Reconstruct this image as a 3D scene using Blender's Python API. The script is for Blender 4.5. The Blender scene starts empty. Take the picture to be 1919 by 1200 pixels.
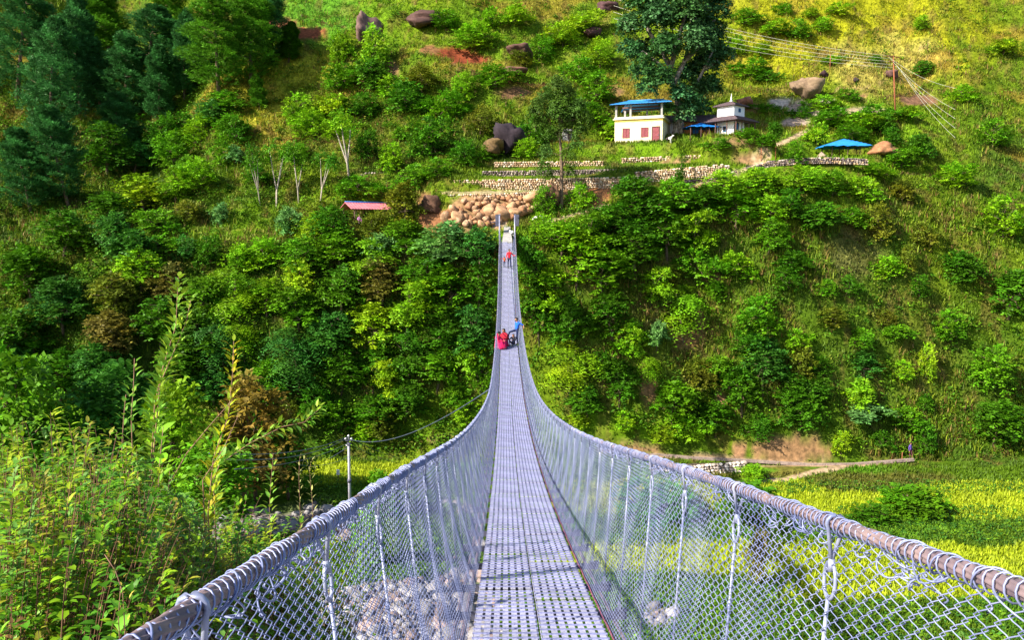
import bpy, math, random
import numpy as np
from mathutils import Vector, Matrix
R = math.radians
C = bpy.context.scene.collection
sc = bpy.context.scene
# ------------------------------------------------------------------ camera
F, CX, CY = 1500.0, 959.5, 600.0           # focal length and centre in photograph pixels (1919 x 1200)
PITCH, YAW = math.atan(0.11), math.atan(13.5/1500.0)
cam_data = bpy.data.cameras.new('camera'); cam = bpy.data.objects.new('camera', cam_data); C.objects.link(cam)
cam_data.sensor_width = 36.0; cam_data.lens = F/1919.0*36.0
cam_data.clip_start = 0.05; cam_data.clip_end = 1500
fw = Vector((math.sin(YAW)*math.cos(PITCH), math.cos(YAW)*math.cos(PITCH), -math.sin(PITCH)))
rt = Vector((math.cos(YAW), -math.sin(YAW), 0)); up = rt.cross(fw)
cam.matrix_world = Matrix(((rt.x, up.x, -fw.x, 0), (rt.y, up.y, -fw.y, 0), (rt.z, up.z, -fw.z, 0), (0, 0, 0, 1)))
sc.camera = cam
# ------------------------------------------------------------------ sky and sun
SUN_AZ = Vector((-0.85, -0.52)); SUN_EL = R(36)
h = SUN_AZ.normalized(); to_sun = Vector((h.x*math.cos(SUN_EL), h.y*math.cos(SUN_EL), math.sin(SUN_EL)))
world = bpy.data.worlds.new('World'); sc.world = world; world.use_nodes = True
nt = world.node_tree; nt.nodes.clear()
sky = nt.nodes.new('ShaderNodeTexSky'); sky.sky_type = 'NISHITA'; sky.sun_disc = False
sky.sun_elevation = SUN_EL; sky.sun_rotation = math.atan2(to_sun.x, to_sun.y)
bg = nt.nodes.new('ShaderNodeBackground'); bg.inputs[1].default_value = 0.10
wo = nt.nodes.new('ShaderNodeOutputWorld'); nt.links.new(sky.outputs[0], bg.inputs[0]); nt.links.new(bg.outputs[0], wo.inputs[0])
sl = bpy.data.lights.new('sun', 'SUN'); sl.energy = 5.0; sl.angle = R(0.5); sl.color = (1.0, 0.925, 0.76)
so = bpy.data.objects.new('sun', sl); C.objects.link(so)
so.rotation_euler = to_sun.to_track_quat('Z', 'Y').to_euler()
sc.view_settings.view_transform = 'Standard'; sc.view_settings.look = 'None'
sc.view_settings.exposure = 1.12; sc.view_settings.gamma = 1.0; sc.view_settings.use_curve_mapping = False
sc.cycles.max_bounces = 5; sc.cycles.diffuse_bounces = 2; sc.cycles.glossy_bounces = 2; sc.cycles.transmission_bounces = 3
sc.cycles.transparent_max_bounces = 4; sc.cycles.caustics_reflective = False; sc.cycles.caustics_refractive = False
# ------------------------------------------------------------------ pixel <-> world
def ray(px, py):
    return fw + rt*((px-CX)/F) - up*((py-CY)/F)
def pt(px, py, y):
    d = ray(px, py); return Vector((d.x/d.y*y, y, d.z/d.y*y))
def zat(py, y, px=946): return pt(px, py, y).z
def project(X, Y, Z):
    a = X*fw.x+Y*fw.y+Z*fw.z; a = np.where(np.abs(a) < 1e-3, 1e-3, a)
    b = X*rt.x+Y*rt.y+Z*rt.z; c = X*up.x+Y*up.y+Z*up.z
    return CX+F*b/a, CY-F*c/a
def sstep(a, b, x):
    t = np.clip((x-a)/(b-a), 0, 1); return t*t*(3-2*t)
# value noise
_rs = np.random.RandomState(7); _NT = _rs.rand(256, 256)
def vnoise(x, y):
    xi = np.floor(x).astype(int); yi = np.floor(y).astype(int); fx = x-xi; fy = y-yi
    fx = fx*fx*(3-2*fx); fy = fy*fy*(3-2*fy)
    g = lambda i, j: _NT[(xi+i) & 255, (yi+j) & 255]
    return (g(0, 0)*(1-fx)+g(1, 0)*fx)*(1-fy)+(g(0, 1)*(1-fx)+g(1, 1)*fx)*fy
def fbm(x, y, n=4):
    s = 0; a = .5
    for i in range(n): s = s+a*(vnoise(x*2**i+17*i, y*2**i+31*i)-.5); a *= .5
    return s*2
# ------------------------------------------------------------------ materials
def mat(name, color, rough=.7, metal=0., var=.15, scale=3., attr=None, trans=0., bump=0., bscale=20., spec=.3, ramp2=None, coord='Object'):
    m = bpy.data.materials.new(name); m.use_nodes = True; n = m.node_tree.nodes; l = m.node_tree.links; n.clear()
    out = n.new('ShaderNodeOutputMaterial'); p = n.new('ShaderNodeBsdfPrincipled')
    p.inputs['Roughness'].default_value = rough; p.inputs['Metallic'].default_value = metal; p.inputs['Specular IOR Level'].default_value = spec
    tc = n.new('ShaderNodeTexCoord'); nz = n.new('ShaderNodeTexNoise'); nz.inputs['Scale'].default_value = scale; nz.inputs['Detail'].default_value = 5
    l.new(tc.outputs[coord], nz.inputs['Vector'])
    mx = n.new('ShaderNodeMix'); mx.data_type = 'RGBA'
    c2 = ramp2 if ramp2 else tuple(min(1, c*(1+var)) for c in color); c1 = color if ramp2 else tuple(c*(1-var) for c in color)
    mx.inputs[6].default_value = (*c1, 1); mx.inputs[7].default_value = (*c2, 1)
    mr = n.new('ShaderNodeMapRange'); mr.inputs[1].default_value = .35; mr.inputs[2].default_value = .65
    l.new(nz.outputs[0], mr.inputs[0]); l.new(mr.outputs[0], mx.inputs[0]); col = mx.outputs[2]
    if attr:
        at_ = n.new('ShaderNodeAttribute'); at_.attribute_name = attr
        mm = n.new('ShaderNodeMix'); mm.data_type = 'RGBA'; mm.blend_type = 'MULTIPLY'; mm.inputs[0].default_value = 1
        l.new(col, mm.inputs[6]); l.new(at_.outputs['Color'], mm.inputs[7]); col = mm.outputs[2]
    l.new(col, p.inputs['Base Color'])
    if bump:
        b = n.new('ShaderNodeBump'); b.inputs['Strength'].default_value = bump; b.inputs['Distance'].default_value = .05
        nb = n.new('ShaderNodeTexNoise'); nb.inputs['Scale'].default_value = bscale; nb.inputs['Detail'].default_value = 6
        l.new(tc.outputs[coord], nb.inputs['Vector']); l.new(nb.outputs[0], b.inputs['Height']); l.new(b.outputs[0], p.inputs['Normal'])
    if trans:
        t = n.new('ShaderNodeBsdfTranslucent'); l.new(col, t.inputs[0]); ms = n.new('ShaderNodeMixShader'); ms.inputs[0].default_value = trans
        l.new(p.outputs[0], ms.inputs[1]); l.new(t.outputs[0], ms.inputs[2]); l.new(ms.outputs[0], out.inputs[0])
    else: l.new(p.outputs[0], out.inputs[0])
    return m
# ------------------------------------------------------------------ object helpers
def link(o, parent=None):
    C.objects.link(o)
    if parent is not None: o.parent = parent
    return o
def tag(o, label=None, cat=None, group=None, kind=None):
    if label: o['label'] = label
    if cat: o['category'] = cat
    if group: o['group'] = group
    if kind: o['kind'] = kind
    return o
def empty(name, loc=(0, 0, 0), rz=0, label=None, cat=None, group=None, sc_=1):
    o = bpy.data.objects.new(name, None); C.objects.link(o); o.location = loc; o.rotation_euler = (0, 0, rz); o.scale = (sc_,)*3
    o.empty_display_size = .1
    return tag(o, label, cat, group)
def np_mesh(name, V, Fc, m=None, cols=None, smooth=False, n=None):
    """V (N,3); Fc (M,k) faces with equal k; cols (M,3) one colour for each face"""
    me = bpy.data.meshes.new(name); V = np.asarray(V, np.float32); Fc = np.asarray(Fc, np.int32); k = Fc.shape[1]
    me.vertices.add(len(V)); me.vertices.foreach_set('co', V.ravel())
    me.loops.add(Fc.size); me.loops.foreach_set('vertex_index', Fc.ravel())
    me.polygons.add(len(Fc)); me.polygons.foreach_set('loop_start', np.arange(0, Fc.size, k, dtype=np.int32))
    me.update(calc_edges=True)
    if smooth: me.polygons.foreach_set('use_smooth', np.ones(len(Fc), bool))
    if cols is not None:
        a = me.color_attributes.new('tint', 'FLOAT_COLOR', 'CORNER')
        cc = np.ones((len(Fc), k, 4), np.float32); cc[:, :, :3] = np.asarray(cols)[:, None, :]
        a.data.foreach_set('color', cc.ravel())
    if m: me.materials.append(m)
    return me
def mobj(name, me, parent=None):
    return link(bpy.data.objects.new(name, me), parent)
class MB:
    """collects boxes, tubes and loose polygons and links them as one mesh"""
    def __init__(s): s.v = []; s.f = []; s.c = []; s.s = []
    def add(s, vs, fs, col=(1, 1, 1), smooth=False):
        b = len(s.v); s.v += [tuple(v) for v in vs]
        for f in fs: s.f.append(tuple(b+i for i in f)); s.c.append(col); s.s.append(smooth)
        return s
    def box(s, c, d, rot=None, col=(1, 1, 1), jit=0, rng=random):
        vs = []
        for x in (-.5, .5):
            for y in (-.5, .5):
                for z in (-.5, .5):
                    v = Vector((x*d[0], y*d[1], z*d[2]))
                    if jit: v += Vector((rng.uniform(-1, 1)*jit*d[0], rng.uniform(-1, 1)*jit*d[1], rng.uniform(-1, 1)*jit*d[2]))
                    if rot: v = rot @ v
                    vs.append(v+Vector(c))
        return s.add(vs, [(0, 1, 3, 2), (4, 6, 7, 5), (0, 4, 5, 1), (2, 3, 7, 6), (0, 2, 6, 4), (1, 5, 7, 3)], col)
    def tube(s, pts, r, n=6, col=(1, 1, 1), cap=True):
        pts = [Vector(p) for p in pts]; rs = r if hasattr(r, '__len__') else [r]*len(pts); rings = []; ref = None
        for i, p in enumerate(pts):
            t = (pts[min(i+1, len(pts)-1)]-pts[max(i-1, 0)])
            t = t.normalized() if t.length > 1e-9 else Vector((0, 0, 1))
            if ref is None: ref = Vector((0, 0, 1)) if abs(t.z) < .9 else Vector((1, 0, 0))
            a = t.cross(ref); a = a.normalized() if a.length > 1e-6 else t.orthogonal().normalized(); b = t.cross(a); ref = b.cross(t)*-1 if False else ref
            rings.append([p+a*math.cos(2*math.pi*k/n)*rs[i]+b*math.sin(2*math.pi*k/n)*rs[i] for k in range(n)])
        vs = [v for g in rings for v in g]; fs = []
        for i in range(len(pts)-1):
            for k in range(n):
                k2 = (k+1) % n; fs.append((i*n+k, i*n+k2, (i+1)*n+k2, (i+1)*n+k))
        s.add(vs, fs, col, True)
        if cap:
            b = len(s.v)-len(vs); s.f.append(tuple(b+k for k in range(n))[::-1]); s.f.append(tuple(b+(len(pts)-1)*n+k for k in range(n))); s.c += [col]*2; s.s += [False]*2
        return s
    def mesh(s, name, m):
        me = bpy.data.meshes.new(name); me.from_pydata(s.v, [], s.f)
        me.polygons.foreach_set('use_smooth', s.s)
        a = me.color_attributes.new('tint', 'FLOAT_COLOR', 'CORNER'); cc = []
        for f, c in zip(s.f, s.c): cc += [c[0], c[1], c[2], 1]*len(f)
        a.data.foreach_set('color', cc); me.materials.append(m); me.update(); return me
    def build(s, name, m, parent=None): return mobj(name, s.mesh(name, m), parent)
def sphere_pts(c, r, nu=10, nv=7, jit=0, rng=random):
    vs = []; fs = []; c = Vector(c)
    for j in range(nv+1):
        th = math.pi*j/nv
        for i in range(nu):
            ph = 2*math.pi*i/nu; k = 1+rng.uniform(-jit, jit) if 0 < j < nv else 1
            vs.append(c+Vector((math.sin(th)*math.cos(ph)*r[0]*k, math.sin(th)*math.sin(ph)*r[1]*k, math.cos(th)*r[2]*k)))
    for j in range(nv):
        for i in range(nu):
            i2 = (i+1) % nu; fs.append((j*nu+i, (j+1)*nu+i, (j+1)*nu+i2, j*nu+i2))
    return vs, fs
# ------------------------------------------------------------------ terrain
# far bank: for each photograph column a list of (row, distance) pairs that the slope passes through
ST = {
 -500: [(880,74),(500,86),(300,96),(100,108),(-300,130)],  # leftmost columns: invented ridge, raised to shade the pine ravine
 -150: [(880,74),(500,86),(300,99),(100,115),(-200,138)],
 60:   [(860,75),(520,87),(330,103),(200,119),(60,134),(-150,156)],
 180:  [(860,75),(600,82),(450,90),(430,93),(370,103),(300,112),(200,126),(60,142),(-150,172)],
 270:  [(860,77),(600,83),(455,90.5),(432,94),(380,104),(300,116),(200,130),(90,148),(-150,180)],
 350:  [(860,78),(600,83.5),(455,91),(432,94.5),(380,99),(300,111),(200,123),(90,138),(-150,170)],
 440:  [(860,78.5),(600,84),(460,91),(435,95),(380,98),(300,107),(200,117),(100,129),(-100,152)],
 540:  [(860,79),(600,84),(455,91),(432,95),(380,97.5),(300,107),(200,117),(100,129),(-100,152)],
 640:  [(862,80),(835,80.5),(600,85),(440,91),(412,94),(345,100),(322,102),(200,117),(100,128),(-100,151)],
 760:  [(862,79.5),(828,80.5),(600,84.5),(440,88.5),(400,91),(340,99),(320,101.5),(200,115),(100,126),(-100,149)],
 840:  [(870,78),(828,80.5),(600,83.5),(430,86.5),(365,91),(356,92.5),(336,93),(320,97.5),(310,99.5),(298,102),(200,114),(100,125),(-100,149)],
 945:  [(870,77.5),(828,80),(600,82.3),(462,83.6),(455,84.2),(420,88.5),(364,91.4),(358,93),(336,93.4),(333,96),(320,96.6),(316,98.8),(304,99.4),(298,101.5),(270,106),(100,126),(-100,150)],
 1080: [(870,77.5),(832,79),(600,82),(470,84),(430,87.5),(395,90),(360,92.2),(356,93),(334,93.4),(331,96),(320,96.6),(316,98.8),(303,99.4),(298,101.2),(272,104),(262,107),(100,128),(-100,152)],
 1190: [(870,77.5),(845,79),(600,82),(400,89.5),(350,93.2),(345,94.2),(322,94.6),(308,99),(297,99.6),(276,102),(267,104),(262,109),(100,130),(-100,154)],
 1330: [(884,77),(858,79),(800,80.5),(400,90.5),(345,93.5),(335,94.8),(309,95.2),(303,99),(291,99.8),(272,101.5),(262,104),(257,110),(200,117),(100,130),(-100,154)],
 1440: [(884,77),(866,79.2),(815,80),(600,84),(400,91),(320,95.5),(306,96.5),(302,97.5),(285,101),(262,104),(250,109),(200,117),(100,130),(-100,154)],
 1560: [(880,77),(868,79.6),(815,80.3),(600,84.5),(400,92),(312,96.5),(300,97.2),(297,102),(280,104),(240,109),(160,119),(100,130),(-100,154)],
 1680: [(885,76.5),(862,80),(800,82),(600,87),(400,94),(330,99),(312,101.5),(240,108),(160,119),(100,130),(-100,154)],
 1800: [(885,77),(862,80.5),(700,86),(450,94),(330,101),(240,109),(160,120),(80,133),(-100,156)],
 2100: [(885,77),(800,84),(600,91),(400,101),(300,109),(200,121),(100,133),(-100,156)],
 2500: [(885,78),(800,85),(600,93),(400,104),(300,113),(200,125),(100,136),(-100,160)],
}
YF = np.concatenate([np.arange(-8, 36, .5), np.arange(36, 74, .55), np.arange(74, 112, .28), np.arange(112, 170, .7), np.arange(170, 300, 3.)])
_SP = sorted(ST); _S = np.array([(p-946)/F for p in _SP]); _P = []
for p in _SP:
    ys = [y for _, y in ST[p]]; zs = [zat(py, y, p) for py, y in ST[p]]
    zf = -22.6 if p < 800 else (-23.4 if p < 1000 else -24.0)
    ys = [30, ys[0]-2.2]+ys+[ys[-1]+150]; zs = [zf, zf]+zs+[zs[-1]+95]
    _P.append(np.interp(YF, ys, zs))
_P = np.array(_P)
def _cols(s):
    """profile heights at s, smoothly interpolated between the stations"""
    i = np.clip(np.searchsorted(_S, s)-1, 0, len(_S)-2); t = np.clip((s-_S[i])/(_S[i+1]-_S[i]), 0, 1)
    return i, t*t*(3-2*t)*.5+t*.5
NEAR_B = ([-8, 0, 3, 6, 9, 13, 20, 30, 36, 300], [-1.7, -2.0, -2.35, -3.05, -4.6, -8.0, -15, -21.8, -22.8, -22.8])     # the weedy shoulder outside the left handrail
NEAR_L = ([-8, 0, 3, 5, 8, 12, 20, 30, 36, 300], [-2.6, -2.9, -3.5, -4.3, -6.2, -9.5, -16, -21.8, -22.8, -22.8])
NEAR_R = ([-8, 0, 4, 8, 16, 22, 30, 36, 300], [-2.0, -3.4, -5.4, -7.0, -10.2, -13.4, -19, -23.6, -24])
PADS = []      # (x, y, rx, ry, angle, z): levelled ground under buildings
def far_mask(X, Y):
    return sstep(79, 84, Y)
def height(X, Y, detail=True):
    X = np.asarray(X, float); Y = np.asarray(Y, float)
    s = X/np.maximum(Y, 50.); i, t = _cols(s)
    yi = np.clip(np.searchsorted(YF, Y)-1, 0, len(YF)-2); ty = np.clip((Y-YF[yi])/(YF[yi+1]-YF[yi]), 0, 1)
    za = _P[i, yi]*(1-ty)+_P[i, yi+1]*ty; zb = _P[i+1, yi]*(1-ty)+_P[i+1, yi+1]*ty
    z = za*(1-t)+zb*t
    w = sstep(-3.5, 3.5, X); zl = np.interp(Y, *NEAR_L); wb = sstep(-1.35, -2.5, X) if False else 1-sstep(-2.5, -1.35, X); zl = zl*(1-wb)+np.interp(Y, *NEAR_B)*wb; zn = zl*(1-w)+np.interp(Y, *NEAR_R)*w
    z = np.where(Y < 36, zn, z*sstep(36, 44, Y)+np.interp(40, *NEAR_L)*(1-w)*(1-sstep(36, 44, Y))+np.interp(40, *NEAR_R)*w*(1-sstep(36, 44, Y)))
    if detail:
        px = 946+F*s
        terr = sstep(820, 880, px)*(1-sstep(1580, 1650, px))*sstep(85, 88, Y)*(1-sstep(104, 109, Y))     # walled terraces stay level
        amp = 1.5*sstep(81, 86, Y)*(1-.92*terr)+.35*sstep(112, 125, Y)+.16*(1-sstep(36, 48, Y))+.05
        z = z+amp*fbm(X*.16+5, Y*.16, 4)+amp*.30*fbm(X*.7, Y*.7+9, 3)
        bump = sstep(110, 125, Y)*(1-sstep(1150, 1400, px))*sstep(500, 640, px)
        z = z+bump*5.0*np.maximum(0, fbm(X*.11+40, Y*.11+11, 2))
        up_ = sstep(112, 122, Y)*sstep(1000, 1300, px); zt = z+1.4*fbm(X*.05, Y*.05, 2); z = z+up_*.35*np.sin(zt*2.1)*(.4+vnoise(X*.08, Y*.08))+up_*.9*fbm(X*.3, Y*.3+70, 3)+up_*2.2*fbm(X*.08+3, Y*.08+5, 2)      # contour terracettes on the open slope
        for (x0, y0, rx, ry, a, zz) in PADS:
            dx = (X-x0)*math.cos(a)+(Y-y0)*math.sin(a); dy = -(X-x0)*math.sin(a)+(Y-y0)*math.cos(a)
            q = np.maximum(np.abs(dx)/rx, np.abs(dy)/ry); k = 1-sstep(1., 1.35, q)
            z = z*(1-k)+zz*k
    return z
def hz(x, y): return float(height(np.array([x]), np.array([y]))[0])
def at(px, py, y0=38., y1=230., lift=0):
    """the terrain point seen at a photograph pixel"""
    d = ray(px, py); ys = np.arange(y0, y1, .12); xs = d.x/d.y*ys; zs = d.z/d.y*ys
    hh = height(xs, ys)+lift; k = np.argmax(zs < hh)
    if not (zs < hh).any(): k = len(ys)-1
    return Vector((xs[k], ys[k], hh[k]-lift))
# ------------------------------------------------------------------ building sites
HA = R(-20.7); HZ = zat(269, 103, 1190)
_a = pt(1151.5, 271, 104.2); HOUSE = Vector((_a.x, _a.y, HZ))                      # front corner of the yellow house
def loc2(o, a, x, y): return (o.x+x*math.cos(a)-y*math.sin(a), o.y+x*math.sin(a)+y*math.cos(a))
_c = loc2(HOUSE, HA, 3.1, 2.9); PADS.append((_c[0], _c[1], 4.6, 4.2, HA, HZ))
TZ = zat(260, 103, 1377); TEMPLE = pt(1374, 260, 101.8); TZ = TEMPLE.z
PADS.append((TEMPLE.x, TEMPLE.y, 3.6, 3.6, 0, TZ))
SHED = pt(1292, 260, 108.0); PADS.append((SHED.x, SHED.y-.5, 4.2, 3.4, 0, SHED.z))
SHEL = pt(1580, 297, 101.5); PADS.append((SHEL.x, SHEL.y, 3.4, 2.2, 0, SHEL.z))
PINK = pt(690, 418, 93.6); PADS.append((PINK.x, PINK.y, 3.2, 2.0, R(40), PINK.z))
# ------------------------------------------------------------------ ground colours (what grows or lies where, with some shade painted in)
G_MID = (.088, .165, .008); G_YEL = (.29, .30, .012); G_BRI = (.150, .275, .010); G_SHADE = (.035, .085, .010); G_OLV = (.15, .17, .02)
RICE = (.34, .42, .018); SOIL = (.33, .20, .105); RED = (.22, .055, .028); BRN = (.20, .12, .06); SAND = (.48, .35, .23); ROCKC = (.36, .29, .25)
BLOBS = [(1350, 600, 520, 230, (.075, .135, .010), .85), (600, 640, 450, 220, (.06, .12, .010), .85), (640, 200, 220, 100, (.12, .16, .014), .6), (1100, 230, 120, 40, (.10, .16, .012), .6),  # px, py, rx, ry, colour, strength; applied to the far bank only
 (1550, 60, 330, 130, G_YEL, 1.), (1640, 130, 130, 60, (.36, .31, .08), .8), (1300, 60, 120, 80, G_BRI, .6), (1600, 230, 200, 60, G_BRI, .8), (1500, 320, 260, 26, G_BRI, .7),
 (960, 60, 220, 80, G_BRI, .5), (700, 30, 160, 50, G_BRI, .6), (600, 30, 90, 50, (.10, .26, .02), .9), (480, 210, 60, 90, (.36, .34, .03), .9), (560, 130, 60, 40, (.36, .36, .03), .8),
 (560, 270, 160, 40, G_OLV, .6), (1040, 140, 120, 50, G_BRI, .5), (1190, 285, 160, 14, G_BRI, .9), (430, 440, 140, 16, G_BRI, .9), (500, 400, 90, 25, G_BRI, .6),
 (250, 300, 90, 130, G_SHADE, .7), (960, 430, 70, 22, G_BRI, .9), (1060, 410, 90, 20, G_BRI, .9), (1250, 600, 120, 120, G_OLV, .5), (1240, 560, 40, 70, BRN, .5), (1270, 500, 36, 30, BRN, .5),  # first blob, the darkest, puts the ravine's shade into the ground colour
 (1600, 560, 160, 200, (.09, .16, .012), .7), (1480, 640, 60, 60, G_MID, .8), (1600, 480, 60, 60, (.15, .12, .05), .6), (1160, 800, 220, 34, G_BRI, .7), (820, 800, 120, 26, G_MID, .9),
 (1300, 180, 80, 14, (.10, .06, .025), .6), (1480, 170, 80, 8, (.13, .09, .03), .6), (1590, 150, 30, 10, (.40, .34, .08), .7), (1730, 640, 60, 160, G_OLV, .5), (1420, 800, 60, 20, G_MID, .8)]
SPOTS = [  # bare patches with ragged edges
 (845, 98, 44, 17, RED), (880, 112, 42, 9, RED), (808, 92, 22, 10, (.26, .13, .06)), (575, 62, 34, 12, (.24, .08, .04)), (700, 66, 26, 10, (.22, .08, .04)), (370, 22, 26, 10, (.34, .12, .04)),
 (905, 392, 88, 36, SOIL), (820, 410, 40, 28, (.24, .11, .055)), (795, 375, 22, 20, (.20, .11, .05)), (1120, 366, 28, 22, (.36, .16, .07)), (1330, 352, 60, 10, SOIL), (1400, 300, 40, 12, SOIL),
 (1480, 843, 86, 26, (.33, .19, .10)), (1385, 842, 18, 22, (.36, .20, .11)), (1410, 880, 70, 8, (.34, .24, .14)), (1500, 878, 46, 8, (.36, .24, .13)), (1180, 845, 70, 7, (.30, .18, .10)),
 (1510, 205, 32, 17, ROCKC), (1460, 192, 26, 9, (.5, .45, .42)), (1545, 190, 24, 7, (.5, .44, .38)), (1490, 230, 22, 9, (.40, .30, .26)), (1600, 208, 60, 7, (.36, .28, .2)), (1420, 205, 40, 7, (.30, .17, .09)),
 (1600, 180, 30, 8, (.32, .18, .09)), (1380, 268, 60, 7, SOIL), (1270, 303, 30, 5, SOIL), (1165, 250, 30, 18, (.28, .15, .08)), (960, 175, 40, 12, (.16, .09, .05)), (1155, 170, 20, 15, BRN),
 (1650, 285, 30, 10, SOIL), (1720, 190, 40, 10, (.20, .11, .07)), (730, 130, 20, 16, BRN), (1290, 620, 36, 46, (.22, .13, .05)), (1200, 470, 24, 22, BRN), (1330, 510, 24, 24, BRN),
 (1215, 720, 16, 40, (.30, .16, .08)), (1350, 760, 14, 36, (.30, .17, .09)), (520, 45, 40, 12, (.20, .08, .045)), (1050, 365, 20, 24, BRN)]
PATHS_UNDERCUTS = [([(1380, 118), (1450, 128), (1520, 120), (1600, 126)], 2, (.17, .12, .035)), ([(1470, 92), (1560, 104), (1640, 108), (1741, 84)], 2.2, (.34, .27, .10)), ([(1560, 168), (1620, 165), (1690, 142), (1760, 128)], 2.2, (.36, .28, .11)),  # tan lines are trails, thin dark ones paint in the shade of undercuts
 ([(1400, 165), (1470, 172), (1500, 168)], 2.5, (.15, .10, .035)), ([(1590, 130), (1650, 122), (1741, 108)], 1.8, (.30, .24, .09)), ([(1380, 60), (1480, 72), (1580, 62), (1720, 52)], 1.6, (.16, .14, .03)), ([(1640, 185), (1741, 172), (1800, 168)], 2.4, (.13, .07, .035)),
 ([(1410, 196), (1450, 200), (1480, 196)], 3, (.13, .08, .04)), ([(1600, 330), (1700, 326), (1800, 332)], 2.2, (.11, .08, .03)), ([(560, 28), (620, 48), (680, 56)], 2, (.12, .10, .03)), ([(850, 122), (930, 150), (1010, 160), (1100, 158)], 3, (.16, .08, .04)), ([(420, 300), (520, 262), (640, 268), (740, 262)], 2, (.16, .12, .03)), ([(440, 432), (560, 438)], 2, (.30, .30, .05)), ([(450, 452), (540, 456)], 3, (.13, .07, .03)), ([(1250, 20), (1320, 26), (1400, 16), (1500, 14)], 1.6, (.17, .13, .03)), ([(1010, 420), (1060, 408), (1100, 396), (1140, 385)], 5, SAND), ([(1415, 300), (1408, 290), (1430, 280), (1465, 268), (1500, 252), (1530, 236)], 7, SAND), ([(1290, 350), (1350, 335), (1420, 308), (1440, 296)], 5, SAND),
 ([(945, 424), (945, 400)], 6, SAND), ([(760, 826), (850, 829)], 3, (.30, .19, .10)), ([(1180, 853), (1300, 858), (1400, 863), (1520, 871), (1600, 872), (1700, 864)], 6, (.40, .27, .17)),
 ([(1330, 903), (1400, 905), (1470, 900), (1520, 886), (1580, 876)], 7, (.46, .33, .22)), ([(830, 362), (1050, 358)], 3, (.42, .34, .2)), ([(850, 415), (900, 405), (930, 425)], 3, SAND)]
def seg_d(px, py, pts, ky=1.6):
    d = np.full(px.shape, 1e9)
    for (ax, ay), (bx, by) in zip(pts[:-1], pts[1:]):
        t = np.clip(((px-ax)*(bx-ax)+(py-ay)*(by-ay))/((bx-ax)**2+(by-ay)**2), 0, 1)
        d = np.minimum(d, np.hypot(px-(ax+t*(bx-ax)), (py-(ay+t*(by-ay)))*ky))
    return d
def lerp(c, k, col): return c*(1-k[:, None])+np.array(col)[None]*k[:, None]
def ground(X, Y, Z):
    """colour and bareness of the ground"""
    px, py = project(X, Y, Z); far = (Y > 76).astype(float); n = fbm(X*.22, Y*.22+3, 4); n2 = fbm(X*.9+7, Y*.9, 3)
    c = np.tile(np.array(G_MID), (len(X), 1)); c = lerp(c, sstep(-.1, .35, n), (.13, .20, .010)); c = lerp(c, sstep(.0, .4, -n), (.07, .13, .012))
    for (bx, by, rx, ry, col, st) in BLOBS:
        q = np.hypot((px-bx)/rx, (py-by)/ry)+n*.6; c = lerp(c, (1-sstep(.6, 1.25, q))*st*far, col)
    n3 = fbm(X*.12+90, Y*.2, 3); c = lerp(c, sstep(.12, .4, n3)*.6*far*(Y > 105), (.30, .20, .035)); c = lerp(c, sstep(.08, .4, n2)*.5*far, (.17, .10, .04)); bare = np.zeros(len(X))
    for (bx, by, rx, ry, col) in SPOTS:
        q = np.hypot((px-bx)/rx, (py-by)/ry)+n*.5+n2*.45; k = (1-sstep(.75, 1.05, q))*far; c = lerp(c, k, col); bare = np.maximum(bare, k)
    pk = []
    for pts, w, col in PATHS_UNDERCUTS:
        q = seg_d(px, py, pts)/w+n2*.5; k = (1-sstep(.7, 1.2, q))*(Y > 70); pk.append((k, col)); c = lerp(c, k*far, col); bare = np.maximum(bare, k*(w > 4))
    # valley floor: fields and river bed
    fl = ((Y > 33) & (Y <= 78)).astype(float)
    c = lerp(c, fl, G_MID); c = lerp(c, fl*sstep(-.1, .4, n), (.10, .24, .012))
    bands = [(1000, 2200, 902, 962, RICE), (1000, 2300, 1022, 1078, RICE), (1450, 2300, 1060, 1128, RICE), (560, 800, 866, 908, RICE), (1080, 1420, 905, 958, (.30, .36, .03)), (720, 880, 836, 866, G_BRI), (1400, 1900, 930, 975, RICE)]
    for x0, x1, y0, y1, col in bands:
        e = n*16; k = sstep(x0-20, x0+20, px+e*3)*(1-sstep(x1-20, x1+20, px+e*3))*sstep(y0-4, y0+4, py+e)*(1-sstep(y1-4, y1+4, py+e)); c = lerp(c, k*fl, col)
    for (bx, by, rx, ry, col) in [(1640, 905, 150, 22, (.11, .12, .02)), (1420, 886, 120, 12, (.16, .15, .03)), (1400, 884, 50, 9, (.10, .24, .012))]:
        q = np.hypot((px-bx)/rx, (py-by)/ry)+n*.5; c = lerp(c, (1-sstep(.7, 1.1, q))*fl, col)
    for k, col in pk: c = lerp(c, k*fl, col)
    riv = (1-sstep(840, 990, px+n*90))*sstep(935, 975, py+n*60+np.abs(px-700)*.0)*fl*sstep(-.22, -.1, fbm(X*.13+9, Y*.13+2, 3))
    riv2 = (1-sstep(30, 80, np.hypot((px-1235)/1.2, py-1155)+n*70+34))*fl
    k = np.maximum(riv, riv2); c = lerp(c, k, (.26, .22, .22)); bare = np.maximum(bare, k)
    nb = (Y <= 34).astype(float); c = lerp(c, nb, (.10, .12, .03)); c = lerp(c, nb*sstep(0, .3, n), (.14, .10, .05))
    return c, bare, px, py
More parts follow.
